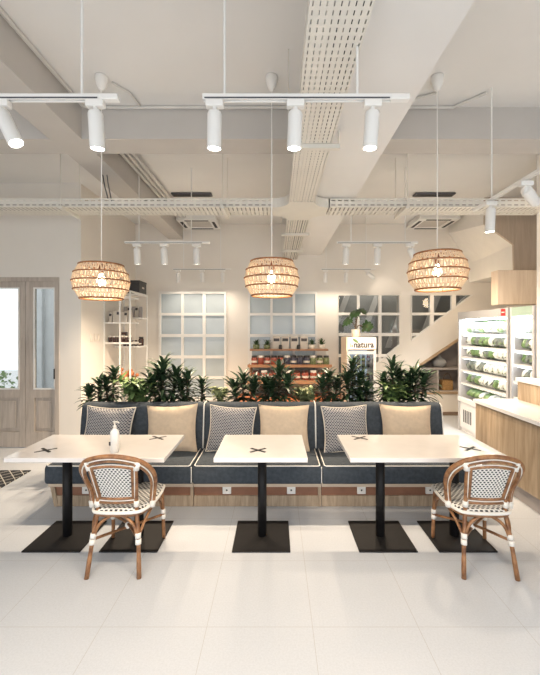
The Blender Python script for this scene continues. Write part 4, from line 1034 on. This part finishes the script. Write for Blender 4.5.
# ------------------------------------------------------------------ open fridge, facing the counter
def fridge(y0, y1, label, header, nb, seedv):
    FX = 3.2; f = thing('open_fridge', (FX+.35, (y0+y1)/2, 0), label, 'fridge', 'open display fridges')
    def fl_(mb, n, mt, **k):
        o = mb.build(n, mt, f, **k); o.matrix_parent_inverse = Matrix.Translation(f.location).inverted(); return o
    fl_(MB().box(FX+.04, FX+.75, y0, y1, .0, .06).box(FX+.02, FX+.75, y0, y1, .06, .52), 'base', 'fridge_white')
    fl_(MB().prism([(FX-.01, .50), (FX-.01, .58), (FX+.05, .60), (FX+.05, .50)], y0, y1, 'y') if False else MB().box(FX-.01, FX+.06, y0, y1, .50, .585), 'front_lip', 'counter_white', bevel=.01)
    fl_(MB().box(FX+.70, FX+.75, y0, y1, .52, 2.0), 'back_panel', 'fridge_white')
    for yy in (y0, y1-.04): fl_(MB().box(FX, FX+.75, yy, yy+.04, .0, 2.05), 'end_panel', 'grey_steel')
    fl_(MB().box(FX, FX+.75, y0+.04, y1-.04, 1.93, 2.05), 'header', header)
    fl_(MB().cyl((FX+.10, y0+.06, 1.915), .014, y1-y0-.12, 8, 'y'), 'light_tube', 'led_strip')
    g_ = fl_(MB().box(FX+.015, FX+.02, y1-.42, y1-.12, .15, .40), 'vent_grille', 'fridge_white')
    m = MB()
    for k in range(5): m.box(FX+.010, FX+.016, y1-.40+.055*k, y1-.375+.055*k, .17, .38)
    m.build('vent_slots', 'dark_steel', g_)
    lev = (.83, 1.05, 1.28, 1.47, 1.68)
    for z in lev:
        sh_ = fl_(MB().box(FX+.04, FX+.70, y0+.04, y1-.04, z-.02, z), 'shelf', 'fridge_white')
        MB().box(FX+.03, FX+.04, y0+.04, y1-.04, z-.03, z+.006).build('price_rail', 'counter_white', sh_)
        fl_(MB().cyl((FX+.07, y0+.06, z-.032), .010, y1-y0-.12, 8, 'y'), 'light_tube', 'led_strip')
    l = bpy.data.lights.new('fridge_light', 'AREA'); l.shape = 'RECTANGLE'; l.size = y1-y0-.2; l.size_y = .05; l.energy = 30; l.color = (.96, .99, 1)
    lo = bpy.data.objects.new('fridge_light', l); COL.objects.link(lo); lo.parent = f
    lo.matrix_parent_inverse = Matrix.Translation(f.location).inverted()
    lo.location = (FX+.02, (y0+y1)/2, 1.90); lo.rotation_euler = Euler((0, R(-32), R(0))); lo.rotation_euler = (0, R(35), 0); lo.rotation_euler.z = 0
    lo.matrix_basis = Matrix.Translation((FX+.02, (y0+y1)/2, 1.90)) @ Matrix.Rotation(R(-35), 4, 'Y') @ Matrix.Rotation(R(90), 4, 'Z')
    rr = random.Random(seedv); where = label.split(',')[0]
    for li, z in enumerate((.60,) + lev):
        nm = ['base tray', 'lowest shelf', 'second shelf', 'third shelf', 'fourth shelf', 'top shelf'][li]
        for k in range(nb):
            yy = y0+.13 + (y1-y0-.26)*(k+.5)/nb
            dark = (yy > y1-.62) if nb > 4 else False
            mt = rr.choice(['veg_dark', 'veg_dark', 'veg_green', 'veg_pale']) if dark else rr.choice(['veg_pale', 'veg_pale', 'veg_pale', 'veg_green', 'veg_pale', 'veg_dark'])
            b_ = thing('produce_bag', (FX+.16, yy, z), 'clear bag of vegetables on the %s of the %s' % (nm, where), 'produce', 'bags on the %s of the %s' % (nm, where))
            hh = .155 if li else .11; hw = (y1-y0-.26)/nb*.50
            m = MB(); N = 12; M_ = 7
            m.ball((0, 0, hh*.55), .11, hw, hh*.55, 12, 7)
            m.v = [(x+rr.uniform(-.012, .012), y+rr.uniform(-.012, .012), max(.0, zz*(1+.0*x)+.25*(x+.1)+rr.uniform(-.006, .006))) for x, y, zz in m.v]
            m.build('bag', mt, b_, smooth=True)
            st2 = MB()
            for q in range(3):
                a0 = rr.uniform(-hw*.6, hw*.6); st2.tube([(-.10, a0, hh*.4), (-.02, a0+rr.uniform(-.05, .05), hh*1.05), (.09, a0+rr.uniform(-.09, .09), hh*1.35)], .009, 5)
            st2.build('stalks', 'veg_green' if rr.random() < .6 else 'veg_dark', b_, smooth=True)
    return f
f1 = fridge(4.96, 6.33, 'taller open fridge, white lit, standing next to the stair niche', 'grey_steel', 9, 5)
MB().box(3.197, 3.20, 5.02, 5.12, 1.945, 2.04).build('sticker', 'red_sticker', f1).matrix_parent_inverse = Matrix.Translation(f1.location).inverted()
MB().box(3.1955, 3.1972, 5.035, 5.105, 1.985, 2.0).build('sticker_print', 'lid_white', f1).matrix_parent_inverse = Matrix.Translation(f1.location).inverted()
# second fridge unit
for o_ in ():
    pass
f2 = fridge(4.46, 4.93, 'narrow open fridge, green headed, between the first fridge and the counter', 'green_glass', 3, 8)
# ------------------------------------------------------------------ counter
CYF = 4.40
ct = thing('wood_counter', (2.77, 3.3, 0), 'long oak-fronted counter with a white top, in front of the fridges', 'counter')
def cl(mb, n, mt, **k):
    return loc(mb, n, mt, ct, **k)
cl(MB().box(2.44, 3.10, 1.6, CYF, .17, .855), 'front_panel', 'counter_wood')
cl(MB().box(2.50, 3.05, 1.65, CYF-.03, .0, .17), 'toe_kick', 'niche_grey')
cl(MB().box(2.435, 3.10, 1.6, CYF, .845, .858), 'shadow_gap', 'brown_base')
cl(MB().box(2.42, 3.12, 1.58, CYF+.02, .858, .90), 'countertop', 'counter_white', bevel=.003)
rc = thing('raised_counter', (3.05, 3.8, .90), 'smaller raised oak unit with a white top, standing on the counter', 'counter')
loc(MB().box(2.94, 3.11, 2.2, 4.38, .901, 1.12), 'front_panel', 'counter_wood', rc)
loc(MB().box(2.925, 3.13, 2.18, 4.40, 1.12, 1.165), 'top', 'counter_white', rc, bevel=.003)

# ------------------------------------------------------------------ lights, world, camera
w = bpy.data.worlds.new('World'); scene.world = w; w.use_nodes = True
bg = w.node_tree.nodes['Background']; bg.inputs['Color'].default_value = (.97, .98, 1, 1); bg.inputs['Strength'].default_value = 2.2
def area(name, loc_, rot, sx, sy, e, col):
    l = bpy.data.lights.new(name, 'AREA'); l.shape = 'RECTANGLE'; l.size = sx; l.size_y = sy; l.energy = e; l.color = col
    o = bpy.data.objects.new(name, l); COL.objects.link(o); o.location = loc_; o.rotation_euler = rot; return o
area('front_daylight_fill', (-.25, YB-.2, 1.2), (R(90), 0, 0), 9.2, 2.1, 100, (.86, .93, 1))  # area light added to raise the ambient, as daylight from the unseen front
for i, x in enumerate((-1.6, .3, 2.2)):                          # added fill spots behind the viewer
    l = bpy.data.lights.new('ceiling_spot', 'SPOT'); l.energy = 48; l.spot_size = R(110); l.spot_blend = .8; l.shadow_soft_size = .05; l.color = (.82, .91, 1)
    o = bpy.data.objects.new('ceiling_spot', l); COL.objects.link(o); o.location = (x, .1, 2.75)
l = bpy.data.lights.new('stairwell_lamp', 'POINT'); l.energy = 60; l.shadow_soft_size = .15; l.color = (1, .92, .82)
o = bpy.data.objects.new('stairwell_lamp', l); COL.objects.link(o); o.location = (2.4, 8.6, 3.4)
# warm cove light beside the stair flight
l = bpy.data.lights.new('cove_light', 'POINT'); l.energy = 14; l.shadow_soft_size = .1; l.color = (1, .76, .5)
o = bpy.data.objects.new('cove_light', l); COL.objects.link(o); o.location = (3.4, 6.6, 2.35)

cam = bpy.data.cameras.new('camera'); cam.sensor_fit = 'VERTICAL'; cam.sensor_height = 36.0; cam.lens = F/675*36.0
cam.shift_x = -6/675; cam.shift_y = -8/675; cam.clip_start = .05
co = bpy.data.objects.new('camera', cam); COL.objects.link(co); co.location = (0, 0, CH); co.rotation_euler = (R(90), 0, 0)
scene.camera = co
vs_ = scene.view_settings
vs_.view_transform = 'Standard'; vs_.look = 'None'; vs_.gamma = 1; vs_.use_curve_mapping = False; vs_.exposure = -0.40
